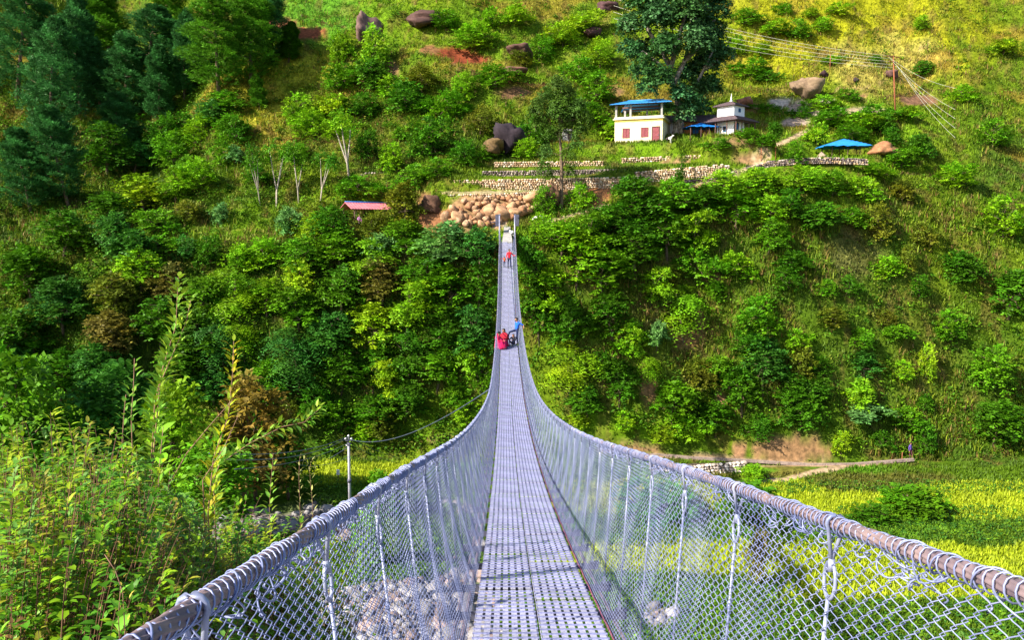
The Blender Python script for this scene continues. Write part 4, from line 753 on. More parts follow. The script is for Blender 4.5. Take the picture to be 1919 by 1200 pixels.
CK = {'pg': 'pine green', 'bp': 'shaded pine', 'g': 'green', 'd': 'dark green', 'b': 'bright green', 'br': 'lime green', 'l': 'yellow green', 'bl': 'blue green', 'pa': 'pale green', 'o': 'olive', 'ol': 'olive', 'ru': 'rusty brown'}
CK['b'] = 'green'; CK['g'] = 'dark green'; CK['br'] = 'bright green'; CK['d'] = 'dark green'; CK['l'] = 'lime green'; CK['bl'] = 'blue green'
SPECS = []
for tok in PL.replace('\n', '|').split('|'):
    q = tok.split()
    if len(q) == 6: SPECS.append((q[0], float(q[1]), float(q[2]), float(q[3]), float(q[4]), q[5]))
for k_, x_, y_, w_, h_, c_ in SPECS:
    co = CK[c_]
    if c_ == 'g' and rt_.random() < .4: co = 'green'
    if c_ == 'b' and rt_.random() < .45: co = 'bright green'
    if c_ == 'br' and rt_.random() < .2: co = 'lime green'
    put(k_, x_, y_, w_*1.08, h_*1.08, co)
# ------------------------------------------------------------------ the two landmark trees
def big_tree():
    p = at(1271, 262, 96); p.y += 1.8; p.x += .4; p.z = hz(p.x, p.y); r = empty('tree', p, 0, 'huge dark green pipal tree with gnarled rooted trunk towering over the cream house', 'tree')
    k = p.y/F; cx = 1271; rnd = random.Random(2); blobs = []
    # crown clumps measured from the photograph: (px, py, radius px)
    for (x, y, q, dy) in [(1200, 20, 36, 0), (1250, 0, 42, 1), (1300, -5, 42, 0), (1340, 25, 30, 1), (1180, 62, 26, 0), (1225, 55, 36, -2), (1275, 45, 40, -2.5), (1325, 65, 36, 1), (1350, 105, 26, 1.5), (1172, 100, 14, 0), (1185, 112, 18, -1),
                          (1200, 145, 26, -2), (1235, 110, 28, -3), (1230, 165, 26, -3), (1205, 178, 20, -2.5), (1290, 100, 36, -3), (1325, 125, 32, 1.5), (1335, 165, 24, 2), (1305, 175, 26, 1), (1318, 205, 18, 2), (1290, 205, 24, -1), (1265, 190, 20, -2.6),
                          (1245, 215, 13, -2), (1275, 225, 16, -2), (1255, 90, 28, 3), (1300, 140, 30, 3), (1240, 30, 34, 3.5), (1300, 40, 34, 4), (1210, 100, 26, 3), (1275, -30, 40, 1), (1225, -20, 34, 1), (1330, 90, 30, 3)]:
        blobs.append(((x-cx)*k, dy, (262-y)*k, q*k*1.02))
    cm = make_crown(201, blobs, 7500, 8, .42, .13, .75, .7, zmin=-.55, mname='crown', inner=.2); c = mobj('crown', cm, r); c.material_slots[0].link = 'OBJECT'; c.material_slots[0].material = LM['pipal']
    mb = MB()
    for i in range(11):     # fused buttress roots make the fluted trunk
        a = i*2*math.pi/11; q = .52+.1*math.sin(i*3.1); mb.tube([(math.cos(a)*q*1.35, math.sin(a)*q*1.2, -.5), (math.cos(a)*q, math.sin(a)*q, .9), (math.cos(a)*q*.75+.05, math.sin(a)*q*.7, 2.2), (math.cos(a)*.3-.1, math.sin(a)*.3, 4.2), (math.cos(a)*.14-.6, math.sin(a)*.14, 6.2)], [.24, .2, .2, .2, .12], 7)
    forks = [[(0, 0, 3.2), (-.7, -.2, 6.0), (-1.3, -.4, 8.5), (-3.0, -.8, 12)], [(-1.0, -.3, 7), (-3.0, -1, 9), (-5.2, -1.4, 10.4)], [(-.9, -.2, 6.4), (.6, 0, 9.5), (1.6, .4, 13.5), (2.2, .5, 16)], [(0, 0, 3), (1.7, .3, 5.5), (3.2, .4, 8.6), (4.3, 0, 11)], [(-1.3, -.4, 8.5), (-.6, -1.6, 12), (.2, -2, 15)], [(-1.3, -.4, 8.8), (-4, 1, 13.5), (-4.6, 1, 16)], [(3.2, .4, 8.6), (5, .6, 9.6)], [(.6, 0, 9.5), (3, .4, 12), (4.5, .4, 15)]]
    for f_ in forks: mb.tube(f_, [.36, .26, .16, .08][:len(f_)], 7)
    mb.build('trunk', M_pipal, r)
LM['pipal'] = leafmat('leaf_pipal', (.055, .16, .048), .2, .38); M_pipal = mat('pipal_bark', (.14, .11, .09), rough=.9, var=.4, scale=3, ramp2=(.42, .36, .31), bump=.7, bscale=8)
big_tree()
def wispy_tree():
    p = at(1052, 393, 86); r = empty('tree', p, 0, 'tall thin wispy tree with a dark forked trunk above the far bridge end', 'tree'); k = p.y/F; rnd = random.Random(8); mb = MB()
    T = [(0, 0, -.4), (0, 0, 2), (.02, 0, 4.2), (-.1, 0, 6.5), (-.3, 0, 9), (-.2, 0, 12.0), (0, 0, 14.4)]; mb.tube(T, [.24, .21, .19, .15, .11, .07, .03], 8)
    for f_ in [[(.05, 0, 4.6), (.7, .1, 6.6), (1.0, .1, 8.6), (1.4, 0, 10.6)], [(0, 0, 7.2), (-1.1, .2, 9.2), (-1.9, .1, 10.4)], [(-.3, 0, 9), (.5, -.2, 11.2), (1.0, 0, 13)], [(-.2, 0, 8), (.1, .3, 9.6), (.6, .4, 10.6)]]: mb.tube(f_, [.08, .06, .045, .02][:len(f_)], 6)
    blobs = []
    for (x, y, q) in [(1010, 205, 16), (1025, 185, 18), (1045, 165, 16), (1060, 180, 18), (1080, 205, 16), (1092, 225, 13), (1070, 225, 18), (1040, 215, 20), (1012, 232, 15), (1000, 218, 11), (1055, 245, 15), (1030, 250, 14), (1085, 250, 12), (1025, 285, 13), (1018, 315, 12), (1065, 290, 12), (1078, 275, 11), (1068, 320, 10), (1052, 200, 20), (1030, 330, 8)]:
        bl = ((x-1052)*k, rnd.uniform(-.8, .8), (393-y)*k, q*k*1.05); blobs.append(bl); z0 = bl[2]-.6; mb.tube([(-.1, 0, min(z0, 13.5)), ((bl[0])*.5, bl[1]*.5, bl[2]-.3), (bl[0], bl[1], bl[2])], [.05, .035, .015], 4)
    cm = make_crown(210, blobs, 2300, 10, .30, .05, .8, .9, zmin=-.6, inner=.1); c = mobj('crown', cm, r); c.material_slots[0].link = 'OBJECT'; c.material_slots[0].material = LM['wispy']; mb.build('trunk', M_bark, r)
LM['wispy'] = leafmat('leaf_wispy', (.075, .15, .02), .25)
wispy_tree()
# ------------------------------------------------------------------ buildings
M_plaster = mat('cream_plaster', (.66, .58, .36), rough=.9, var=.1, scale=1.6, ramp2=(.86, .80, .60), bump=.15, bscale=12); M_yel = mat('yellow_band', (.80, .60, .14), rough=.9, var=.1, scale=3)
M_white = mat('whitewash', (.80, .80, .83), rough=.9, var=.05, scale=2, ramp2=(.88, .87, .88), bump=.15, bscale=10); M_maroon = mat('maroon_wood', (.20, .045, .06), rough=.7, var=.2, scale=9, ramp2=(.30, .08, .09))
M_blueroof = mat('blue_sheet', (.015, .20, .60), rough=.45, var=.2, scale=2, ramp2=(.03, .28, .72), spec=.5); M_tarp = mat('blue_tarp', (.010, .14, .52), rough=.5, var=.25, scale=3, ramp2=(.02, .22, .70))
M_slate = mat('slate_roof', (.07, .05, .07), rough=.8, var=.3, scale=5, ramp2=(.13, .09, .10), bump=.8, bscale=14); M_bluedoor = mat('blue_wood', (.02, .13, .32), rough=.6, var=.2, scale=8)
M_wood = mat('brown_post', (.13, .07, .06), rough=.85, var=.3, scale=10); M_orange = mat('orange_wall', (.62, .24, .06), rough=.85, var=.15, scale=2); M_pink = mat('pink_sheet', (.66, .16, .20), rough=.5, var=.15, scale=2, ramp2=(.74, .24, .28))
M_black = mat('unlit_opening_fill', (.02, .015, .015), rough=.9)  # near-black fill painted in place of the unlit inside of openings
def local(o, name, loc, rz, label, cat): return empty(name, loc, rz, label, cat)
house = empty('house', HOUSE, HA, 'cream flat roofed house with maroon windows and an open roof terrace beside the huge tree', 'house')
W, D, H = 6.1, 5.6, 3.05
mb = MB(); mb.box((W/2, D/2, H/2-.3), (W, D, H+.6)); mb.build('wall', M_plaster, house)
mb = MB(); mb.box((W/2, D/2, H-.16), (W+.012, D+.012, .30)); mb.build('painted_band', M_yel, house)
mb = MB(); mb.box((W/2, D/2, H+.05), (W+.40, D+.4, .10)); mb.box((W/2, -.08, H+.22), (W+.1, .12, .24)); mb.box((-.02, D/2, H+.22), (.12, D-.1, .24)); mb.box((W+.02, D/2, H+.22), (.12, D-.1, .24)); sl_ = mb.build('roof_slab', M_plaster, house)
def window(parent, x, z, w, h, face, mframe=M_maroon, mpane=None, y=0, name='window'):
    """face: 0 looks along local -y, 1 along local +x"""
    f = MB(); q = MB(); T = (lambda a, b, c_: (a, b, c_)) if face == 0 else (lambda a, b, c_: (y-b, a, c_))
    S = (lambda a, b, c_: (a, b, c_)) if face == 0 else (lambda a, b, c_: (b, a, c_)); yy = y if face == 0 else 0
    for dx in (-w/2, 0, w/2): f.box(T(x+dx, yy-.03, z), S(.06, .10, h+.06))
    for dz in (-h/2, h/2): f.box(T(x, yy-.028, z+dz), S(w+.06, .09, .06))
    o = f.build(name, mframe, parent); q.box(T(x-w/4, yy-.012, z), S(w/2-.06, .05, h-.06)); q.box(T(x+w/4, yy-.012, z), S(w/2-.06, .05, h-.06))
    q.build('shutter', mpane or mframe, o); return o
def door(parent, x, w, h, face, m, y=0, z0=0):
    T = (lambda a, b, c_: (a, b, c_)) if face == 0 else (lambda a, b, c_: (y-b, a, c_)); S = (lambda a, b, c_: (a, b, c_)) if face == 0 else (lambda a, b, c_: (b, a, c_)); yy = y if face == 0 else 0
    mb = MB(); mb.box(T(x, yy-.015, z0+h/2), S(w-.1, .06, h-.05)); 
    for k in range(3): mb.box(T(x, yy-.05, z0+h*(.22+.28*k)), S(w-.22, .03, h*.2))
    o = mb.build('door', m, parent); mb = MB(); mb.box(T(x, yy-.04, z0+h), S(w+.08, .11, .10)); 
    for s_ in (-1, 1): mb.box(T(x+s_*w/2, yy-.04, z0+h/2-.01), S(.08, .10, h-.06))
    mb.build('door_frame', M_wood, o); mb = MB(); mb.box(T(x+w*.33, yy-.075, z0+h*.48), S(.04, .04, .12)); mb.build('handle', M_steel, o)
window(house, 1.48, 1.38, .84, 1.12, 0); window(house, 3.86, 1.40, .84, 1.12, 0); door(house, 5.27, .92, 2.02, 0, M_maroon)
for x, y in ((.15, .15), (2.0, .15), (5.95, .15), (3.1, D-.2), (5.0, D-.2), (.15, D-.2)): mb = MB(); mb.box((x, y, H+.1+.92), (.24, .24, 1.80)); mb.build('roof_post', M_conc, house)
def gable_roof(name, parent, x0, x1, y0, y1, z, rise, m, th=.05, ribs=.35, hip=0, ymid=None):
    mb = MB(); ym = ymid if ymid is not None else (y0+y1)/2; n = max(6, int((x1-x0)/ribs)*2)
    for (ya, yb, s_) in ((y0, ym, 1), (y1, ym, -1)):
        vs = []; fs = []
        for i in range(n+1):
            x = x0+(x1-x0)*i/n; dz = .03*(i % 2); hx = min(x-x0, x1-x)/hip if hip else 1; t = min(1, max(0, hx))
            vs += [(x, ya, z+dz), (x, ya+(yb-ya)*t, z+rise*t+dz), (x, ya, z-th+dz), (x, ya+(yb-ya)*t, z+rise*t-th+dz)]
        for i in range(n):
            a = i*4; b = a+4; fs += [(a, b, b+1, a+1), (a+2, a+3, b+3, b+2), (a, a+2, b+2, b), (a+1, b+1, b+3, a+3)]
        fs += [(0, 1, 3, 2), (n*4, n*4+2, n*4+3, n*4+1)]; mb.add(vs, fs)
    mb.tube([(x0+hip, ym, z+rise+.02), (x1-hip, ym, z+rise+.02)], .06, 5); return mb.build(name, m, parent)
gable_roof('roof', house, -.55, W+1.2, -.6, D+.5, H+1.90, .85, M_blueroof, hip=1.6)
mb = MB(); mb.box((W/2, .15, H+1.90), (W+.3, .12, .16)); mb.box((W/2, D-.2, H+1.9), (W+.3, .12, .16)); mb.box((W/2+.3, 2.6, H+1.86), (W-.2, .08, .22)); mb.build('roof_beam', M_wood, house)
# temple ---------------------------------------------------------------
TA = R(42); temple = empty('temple', (TEMPLE.x, TEMPLE.y, TZ), TA, 'small white two tiered pagoda temple with dark slate roofs and blue door', 'temple')
# local: near corner at (0,0); +x runs along the right face, +y along the left face
S_ = 2.42; c0 = S_/2
mb = MB(); mb.box((c0, c0, -.15), (4.9, 4.9, .5)); mb.build('plinth', M_conc, temple)
mb = MB(); mb.box((c0, c0, 1.45), (S_, S_, 2.72)); mb.box((c0, c0, 3.5), (S_, S_, 1.45)); mb.build('wall', M_white, temple)
mb = MB(); mb.box((c0, c0, 4.17), (S_+.02, S_+.02, .13)); mb.build('painted_band', M_yel, temple)
def pyr(name, parent, c, half, z, rise, topf, m, th=.09, n=14):
    """hipped slate roof with stepped courses, open in the middle"""
    mb = MB()
    for k in range(n):
        t0, t1 = k/n, (k+1)/n; h0 = half*(1-t0)+topf*t0; h1 = half*(1-t1)+topf*t1; z0 = z+rise*t0**.92; z1 = z+rise*t1**.92
        a = [(c[0]-h0, c[1]-h0, z0+.03), (c[0]+h0, c[1]-h0, z0+.03), (c[0]+h0, c[1]+h0, z0+.03), (c[0]-h0, c[1]+h0, z0+.03)]; b = [(c[0]+(x-c[0])*h1/h0, c[1]+(y-c[1])*h1/h0, z1) for x, y, _ in a]; l = [(x, y, z0-th*.3 if k else z0-th) for x, y, _ in a]
        mb.add(a+b+l, [(0, 1, 5, 4), (1, 2, 6, 5), (2, 3, 7, 6), (3, 0, 4, 7), (8, 9, 1, 0), (9, 10, 2, 1), (10, 11, 3, 2), (11, 8, 0, 3)])
    mb.add([(c[0]-half, c[1]-half, z-th), (c[0]+half, c[1]-half, z-th), (c[0]+half, c[1]+half, z-th), (c[0]-half, c[1]+half, z-th)], [(0, 3, 2, 1)]); return mb.build(name, m, parent)
pyr('roof', temple, (c0, c0), 2.55, 2.28, .62, 1.22, M_slate); tr = pyr('roof', temple, (c0, c0), 1.62, 4.22, .62, .06, M_slate)
mb = MB(); mb.tube([(c0, c0, 4.78), (c0, c0, 4.95), (c0, c0, 5.1), (c0, c0, 5.2), (c0, c0, 5.45), (c0, c0, 5.85)], [.22, .16, .07, .11, .05, .012], 8); mb.build('finial', M_white, tr)
for x, y in [(-.95, -.95), (.35, -.95), (2.0, -.95), (3.35, -.95), (-.95, .35), (-.95, 2.0), (-.95, 3.35), (3.35, .9), (3.35, 3.35), (1.2, 3.35)]: mb = MB(); mb.box((x, y, 1.15), (.10, .10, 2.1)); mb.build('post', M_wood, temple)
mb = MB(); mb.box((c0, -.95, 2.14), (4.5, .1, .12)); mb.box((-.95, c0, 2.14), (.1, 4.2, .12)); mb.build('roof_beam', M_wood, temple)
door(temple, .62, .80, 1.92, 0, M_bluedoor, z0=.1); window(temple, 1.22, 3.62, .36, .42, 0, M_bluedoor, M_black)
o = MB(); o.box((-.03, 1.25, 1.32), (.10, .50, .66)); w_ = o.build('window', M_bluedoor, temple); o = MB(); o.box((-.05, 1.25, 1.32), (.12, .34, .5)); o.build('shutter', M_black, w_)  # inner black box stands in for the unlit window opening
# shed behind the pipal tree
shed = empty('shed', SHED, R(-6), 'low orange walled shed with a brown thatched roof behind the huge tree', 'shed')
mb = MB(); mb.box((.9, 0, .95), (4.0, 2.6, 2.4)); mb.build('wall', M_orange, shed); mb = MB(); mb.box((-2.0, .1, .95), (1.8, 2.4, 2.4)); mb.build('wall', M_white, shed)
gable_roof('roof', shed, -3.2, 3.3, -1.9, 1.9, 2.05, .95, M_slate, .12, .5)
door(shed, -1.7, .8, 1.7, 0, M_orange, y=-1.13); window(shed, .6, 1.1, .8, 1.3, 0, M_wood, M_bluedoor, y=-1.33); door(shed, 2.0, .7, 1.6, 0, M_orange, y=-1.33)
# blue tarpaulin canopies
def canopy(name, loc, rz, label, cat, hx, hy, hp, rise, m, poles, sag=.12):
    e = empty(name, loc, rz, label, cat); n = 14; vs = []; fs = []
    for j in range(n+1):
        for i in range(n+1):
            u, v = i/n*2-1, j/n*2-1; r_ = max(abs(u), abs(v)); z = hp+rise*(1-r_)**1.0-sag*math.sin(math.pi*min(1, r_))*.6+.03*math.sin(i*1.7+j*.9)
            if r_ > .98: z -= .08+.04*math.sin(i*2.3+j*1.9)
            vs.append((u*hx, v*hy, z))
    k = len(vs); vs += [(x, y, z-.02) for x, y, z in vs]
    for j in range(n):
        for i in range(n):
            a = j*(n+1)+i; fs += [(a, a+1, a+n+2, a+n+1), (k+a, k+a+n+1, k+a+n+2, k+a+1)]
    mb = MB(); mb.add(vs, fs, smooth=True); mb.build('roof', m, e)
    for x, y in poles: mb = MB(); mb.tube([(x, y, -.5), (x+.03, y, hp*.5), (x, y, hp-.02)], .055, 6); mb.build('post', M_wood, e)
    mb = MB(); mb.tube([(0, 0, hp*.55), (0, 0, hp+rise-.05)], .04, 6); mb.tube([(-hx*.7, 0, hp+rise*.25), (hx*.7, 0, hp+rise*.25)], .035, 5); mb.build('roof_frame', M_wood, e); return e
tp = pt(1313, 262, 104.0)
canopy('canopy', tp, R(10), 'sagging blue tarpaulin canopy pitched between the orange shed and the temple', 'canopy', 2.2, 1.6, 1.55, .65, M_tarp, [(-1.95, -1.3), (-.6, -1.4), (.5, -1.4), (1.8, -1.3), (1.9, 1.2), (-1.9, 1.2)])
canopy('shelter', SHEL, R(0), 'lone open shelter with a bright blue pitched roof above the winding stone wall', 'shelter', 2.95, 2.1, 1.45, 1.0, M_blueroof, [(-2.0, -1.4), (-.15, -1.6), (.1, 1.5), (1.45, -1.4), (2.2, 1.4), (-2.2, 1.3)], .0)
# pink roofed shelter
pk = empty('shelter', PINK, R(38), 'open sided shelter with a pink metal gable roof among the trees', 'shelter')
gable_roof('roof', pk, -2.9, 2.7, -1.55, 1.55, 1.55, .75, M_pink)
mb = MB(); mb.tube([(-2.9, 0, 2.38), (2.7, 0, 2.38)], .07, 6); mb.build('ridge_cap', M_tarp, pk)
for x, y in ((-2.4, -1.3), (-2.15, -1.25), (.2, -1.3), (2.4, -1.3), (-2.4, 1.3), (.2, 1.3), (2.4, 1.3)): mb = MB(); mb.tube([(x, y, -1.0), (x, y, 1.6)], .06, 6); mb.build('post', M_wood, pk)
mb = MB(); mb.box((.6, .8, .0), (3.0, .4, .08)); mb.box((-.6, .8, -.3), (.1, .3, .6)); mb.box((1.8, .8, -.3), (.1, .3, .6)); mb.build('seat', M_wood, pk)
# small whitewashed hut glimpsed behind the wispy tree
hp_ = at(1062, 262, 95); hut = empty('hut', hp_, R(8), 'tiny grey white hut glimpsed behind the wispy tree', 'hut'); mb = MB(); mb.box((0, 0, .35), (1.1, 1.2, 1.3)); mb.build('wall', M_conc, hut); gable_roof('roof', hut, -.7, .7, -.8, .8, 1.0, .3, M_conc, .06, .4)
mb = MB(); mb.box((.15, -.71, .45), (.4, .06, 1.1)); mb.build('door', M_black, hut)  # black panel stands in for the unlit doorway
# bench by the bridge head
b_ = at(919, 425, 82); be = empty('bench', b_, R(4), 'dark slab bench on the grass beside the left bridge post', 'bench'); mb = MB(); mb.box((0, 0, .42), (1.05, .4, .09)); mb.build('seat', M_dark, be)
for s_ in (-1, 1): mb = MB(); mb.box((s_*.36, 0, .1), (.12, .3, .56)); mb.build('leg', M_dark, be)
# ------------------------------------------------------------------ poles and wires
M_pole = mat('grey_pole', (.36, .35, .42), rough=.6, metal=.2, var=.15, scale=6); M_rust = mat('rusty_pole', (.30, .10, .05), rough=.9, var=.3, scale=12); M_wire = mat('wire', (.10, .13, .20), rough=.5, metal=.4, spec=.6); M_wireb = mat('bright_wire', (.55, .55, .45), rough=.5, metal=.2)
def catenary(a, b, sag, n=18): return [a.lerp(b, i/n)-Vector((0, 0, sag*4*(i/n)*(1-i/n))) for i in range(n+1)]
def wire(name, a, b, sag, r, m, label, group=None): mb = MB(); mb.tube(catenary(a, b, sag), r, 5); o = mb.build(name, m); tag(o, label, 'wire', group); return o
pb = pt(657, 1000, 60); pb.z = hz(pb.x, 60)-.2; ptop = pt(653, 818, 59.6)
pole = empty('utility_pole', pb, 0, 'grey steel power pole standing on the valley floor beside the green rice field', 'pole'); v = ptop-pb
mb = MB(); mb.tube([(0, 0, 0), v*.93], [.13, .09], 10); mb.build('shaft', M_pole, pole); mb = MB(); mb.tube([v*.93, v], .05, 6); mb.box(v*.93+Vector((0, 0, -.1)), (.30, .3, .10)); mb.box(v*.955, (.5, .08, .08)); mb.build('bracket', M_dark, pole)
for f_, dx in ((1.0, 0), (.97, -.22), (.97, .22), (.9, -.13)): mb = MB(); mb.tube([v*f_+Vector((dx, 0, -.05)), v*f_+Vector((dx, 0, .03)), v*f_+Vector((dx, 0, .10))], [.05, .09, .035], 8); mb.build('insulator', M_white, pole)
mb = MB(); mb.tube([v*.52+Vector((0, 0, -.12)), v*.52+Vector((0, 0, .12))], .16, 10); mb.build('clamp', M_dark, pole)
T0 = ptop; TB = pb+v*.93
wire('power_wire', T0, pt(392, 850, 30), .5, .022, M_wire, 'upper power wire running from the grey pole top down over the weeds')
wire('power_wire', T0-Vector((.2, 0, .2)), pt(420, 862, 30), .5, .022, M_wire, 'second power wire just under the upper one, running from the grey pole over the weeds')
wire('power_wire', TB, pt(440, 880, 34), .4, .018, M_wire, 'lowest long power wire running from the grey pole bracket into the weeds')
wire('stay_wire', TB-Vector((0, 0, .3)), at(560, 885, 60), .2, .02, M_wire, 'slanting stay wire anchored in the field by the grey pole')
wire('power_wire', pb+v*.78, pt(560, 872, 52), .3, .014, M_wire, 'thin pale wire leaving the grey pole half way down')
wire('power_wire', T0-Vector((0, 0, .1)), pt(760, 862, 78), .2, .018, M_wire, 'thin wire falling from the grey pole top toward the grassy bank')
wire('power_wire', TB, pt(745, 868, 77), .2, .018, M_wire, 'lower thin wire falling from the grey pole bracket toward the grassy bank')
wire('bridge_cable', TB+Vector((0, 0, .3)), Vector((BX-.80, 28.8, deck_z(28.8)+.75)), .9, .02, M_wire, 'thick cable rising from the grey pole to the side of the bridge')
rp0 = at(1678, 219, 95); rt0 = pt(1674, 104, rp0.y-.1); rp = empty('utility_pole', rp0, 0, 'thin rusty red power pole on the open grass slope', 'pole'); v2 = rt0-rp0
mb = MB(); mb.tube([-v2*.04, v2*.5, v2], [.12, .10, .07], 8); mb.build('shaft', M_rust, rp); mb = MB(); mb.box(v2*.985, (2.3, .1, .1), Matrix.Rotation(R(25), 3, 'Z')); mb.box(v2*.90, (1.6, .08, .08), Matrix.Rotation(R(25), 3, 'Z')); mb.build('crossarm', M_rust, rp)
for i, (px, py) in enumerate([(1150, -12), (1150, -4), (1150, 10), (1150, 22), (1150, 34)]):
    a = rp0+v2*(1-.05*i)+Vector((-.8+.4*i, 0, 0)); wire('power_wire', a, pt(px, py, 128-i), 1.2, .019, M_wireb, ['uppermost of the five wires running from the rusty pole to the hilltop', 'second highest of the five wires running from the rusty pole to the hilltop', 'middle one of the five wires running from the rusty pole to the hilltop', 'second lowest of the five wires running from the rusty pole to the hilltop', 'lowest of the five wires running from the rusty pole to the hilltop'][i], 'wires from the rusty pole to the hilltop')
for i, (px, py) in enumerate([(1790, 165), (1790, 205), (1790, 222), (1790, 240), (1790, 258)]):
    a = rp0+v2*(1-.05*i)+Vector((-.8+.4*i, 0, 0)); wire('power_wire', a, pt(px, py, 92-i), .6, .015, M_wireb, ['uppermost of the five wires dropping downhill from the rusty pole', 'second highest of the five wires dropping downhill from the rusty pole', 'middle one of the five wires dropping downhill from the rusty pole', 'second lowest of the five wires dropping downhill from the rusty pole', 'lowest of the five wires dropping downhill from the rusty pole'][i], 'wires dropping downhill from the rusty pole')
gp = at(1555, 136, 95); mb = MB(); mb.tube([(0, 0, -.3), (0, 0, 2.6)], .05, 6); o = mb.build('fence_post', M_rust); o.location = gp; tag(o, 'thin dark stake on the yellow grass slope far uphill of the blue shelter', 'post')
for px, py, hh, lb in [(1426, 303, 1.6, 'thin rusty post where the dirt track meets the stone wall'), (1453, 301, 1.7, 'second thin rusty post a little further along the stone wall'), (1690, 868, 1.1, 'short post beside the walker on the lower trail')]:
    p_ = at(px, py, 76); mb = MB(); mb.tube([(0, 0, -.2), (0, 0, hh)], .04, 6); o = mb.build('fence_post', M_rust); o.location = p_; tag(o, lb, 'post')
wb = at(634, 904, 60); wb_e = empty('post_box', wb, 0, 'small white box on a thin stick in the rice field beside the power pole', 'box'); mb = MB(); mb.box((0, 0, .9), (.26, .2, .46)); mb.build('box', M_white, wb_e); mb = MB(); mb.tube([(0, 0, -.1), (0, 0, .7)], .03, 5); mb.build('post', M_wood, wb_e)
# ------------------------------------------------------------------ people and animals
def skinmat(name, c, rough=.7): return mat(name, c, rough=rough, var=.12, scale=6)
M_skin = skinmat('skin', (.36, .18, .11)); M_hair = skinmat('hair', (.018, .012, .012)); PMC = {}
def pm(name, c):
    if name not in PMC: PMC[name] = skinmat(name, c, .85)
    return PMC[name]
def skin_body(name, chains, mats, rules, parent=None, lvl=1):
    """chains: list of polylines [(x,y,z,r)...]; the first point of a later chain is welded to an existing joint.  One continuous skinned surface."""
    V = []; Rr = []; E = []
    def vid(p):
        for i, q in enumerate(V):
            if (Vector(q)-Vector(p[:3])).length < 1e-4: return i
        V.append(tuple(p[:3])); Rr.append(p[3]); return len(V)-1
    for ch in chains:
        ids = [vid(p) for p in ch]
        for a, b in zip(ids[:-1], ids[1:]): E.append((a, b))
    me = bpy.data.meshes.new(name); me.from_pydata(V, E, []); o = bpy.data.objects.new(name, me); C.objects.link(o)
    md = o.modifiers.new('skin', 'SKIN'); md.use_smooth_shade = True; sb = o.modifiers.new('sub', 'SUBSURF'); sb.levels = lvl; sb.render_levels = lvl
    for i, sv in enumerate(me.skin_vertices[0].data): sv.radius = (Rr[i], Rr[i]); sv.use_root = (i == 0)
    dg = bpy.context.evaluated_depsgraph_get(); dg.update(); nm = bpy.data.meshes.new_from_object(o.evaluated_get(dg)); bpy.data.objects.remove(o); nm.name = name
    for m in mats: nm.materials.append(m)
    seg = [(Vector(V[a]), Vector(V[b])) for a, b in E]
    for p in nm.polygons:
        c = p.center; best = min(range(len(seg)), key=lambda k: segd(c, *seg[k])); p.material_index = rules(best, c); p.use_smooth = True
    return mobj(name, nm, parent)
def segd(c, a, b):
    d = b-a; t = max(0, min(1, (c-a).dot(d)/max(d.length_squared, 1e-9))); return (c-(a+d*t)).length
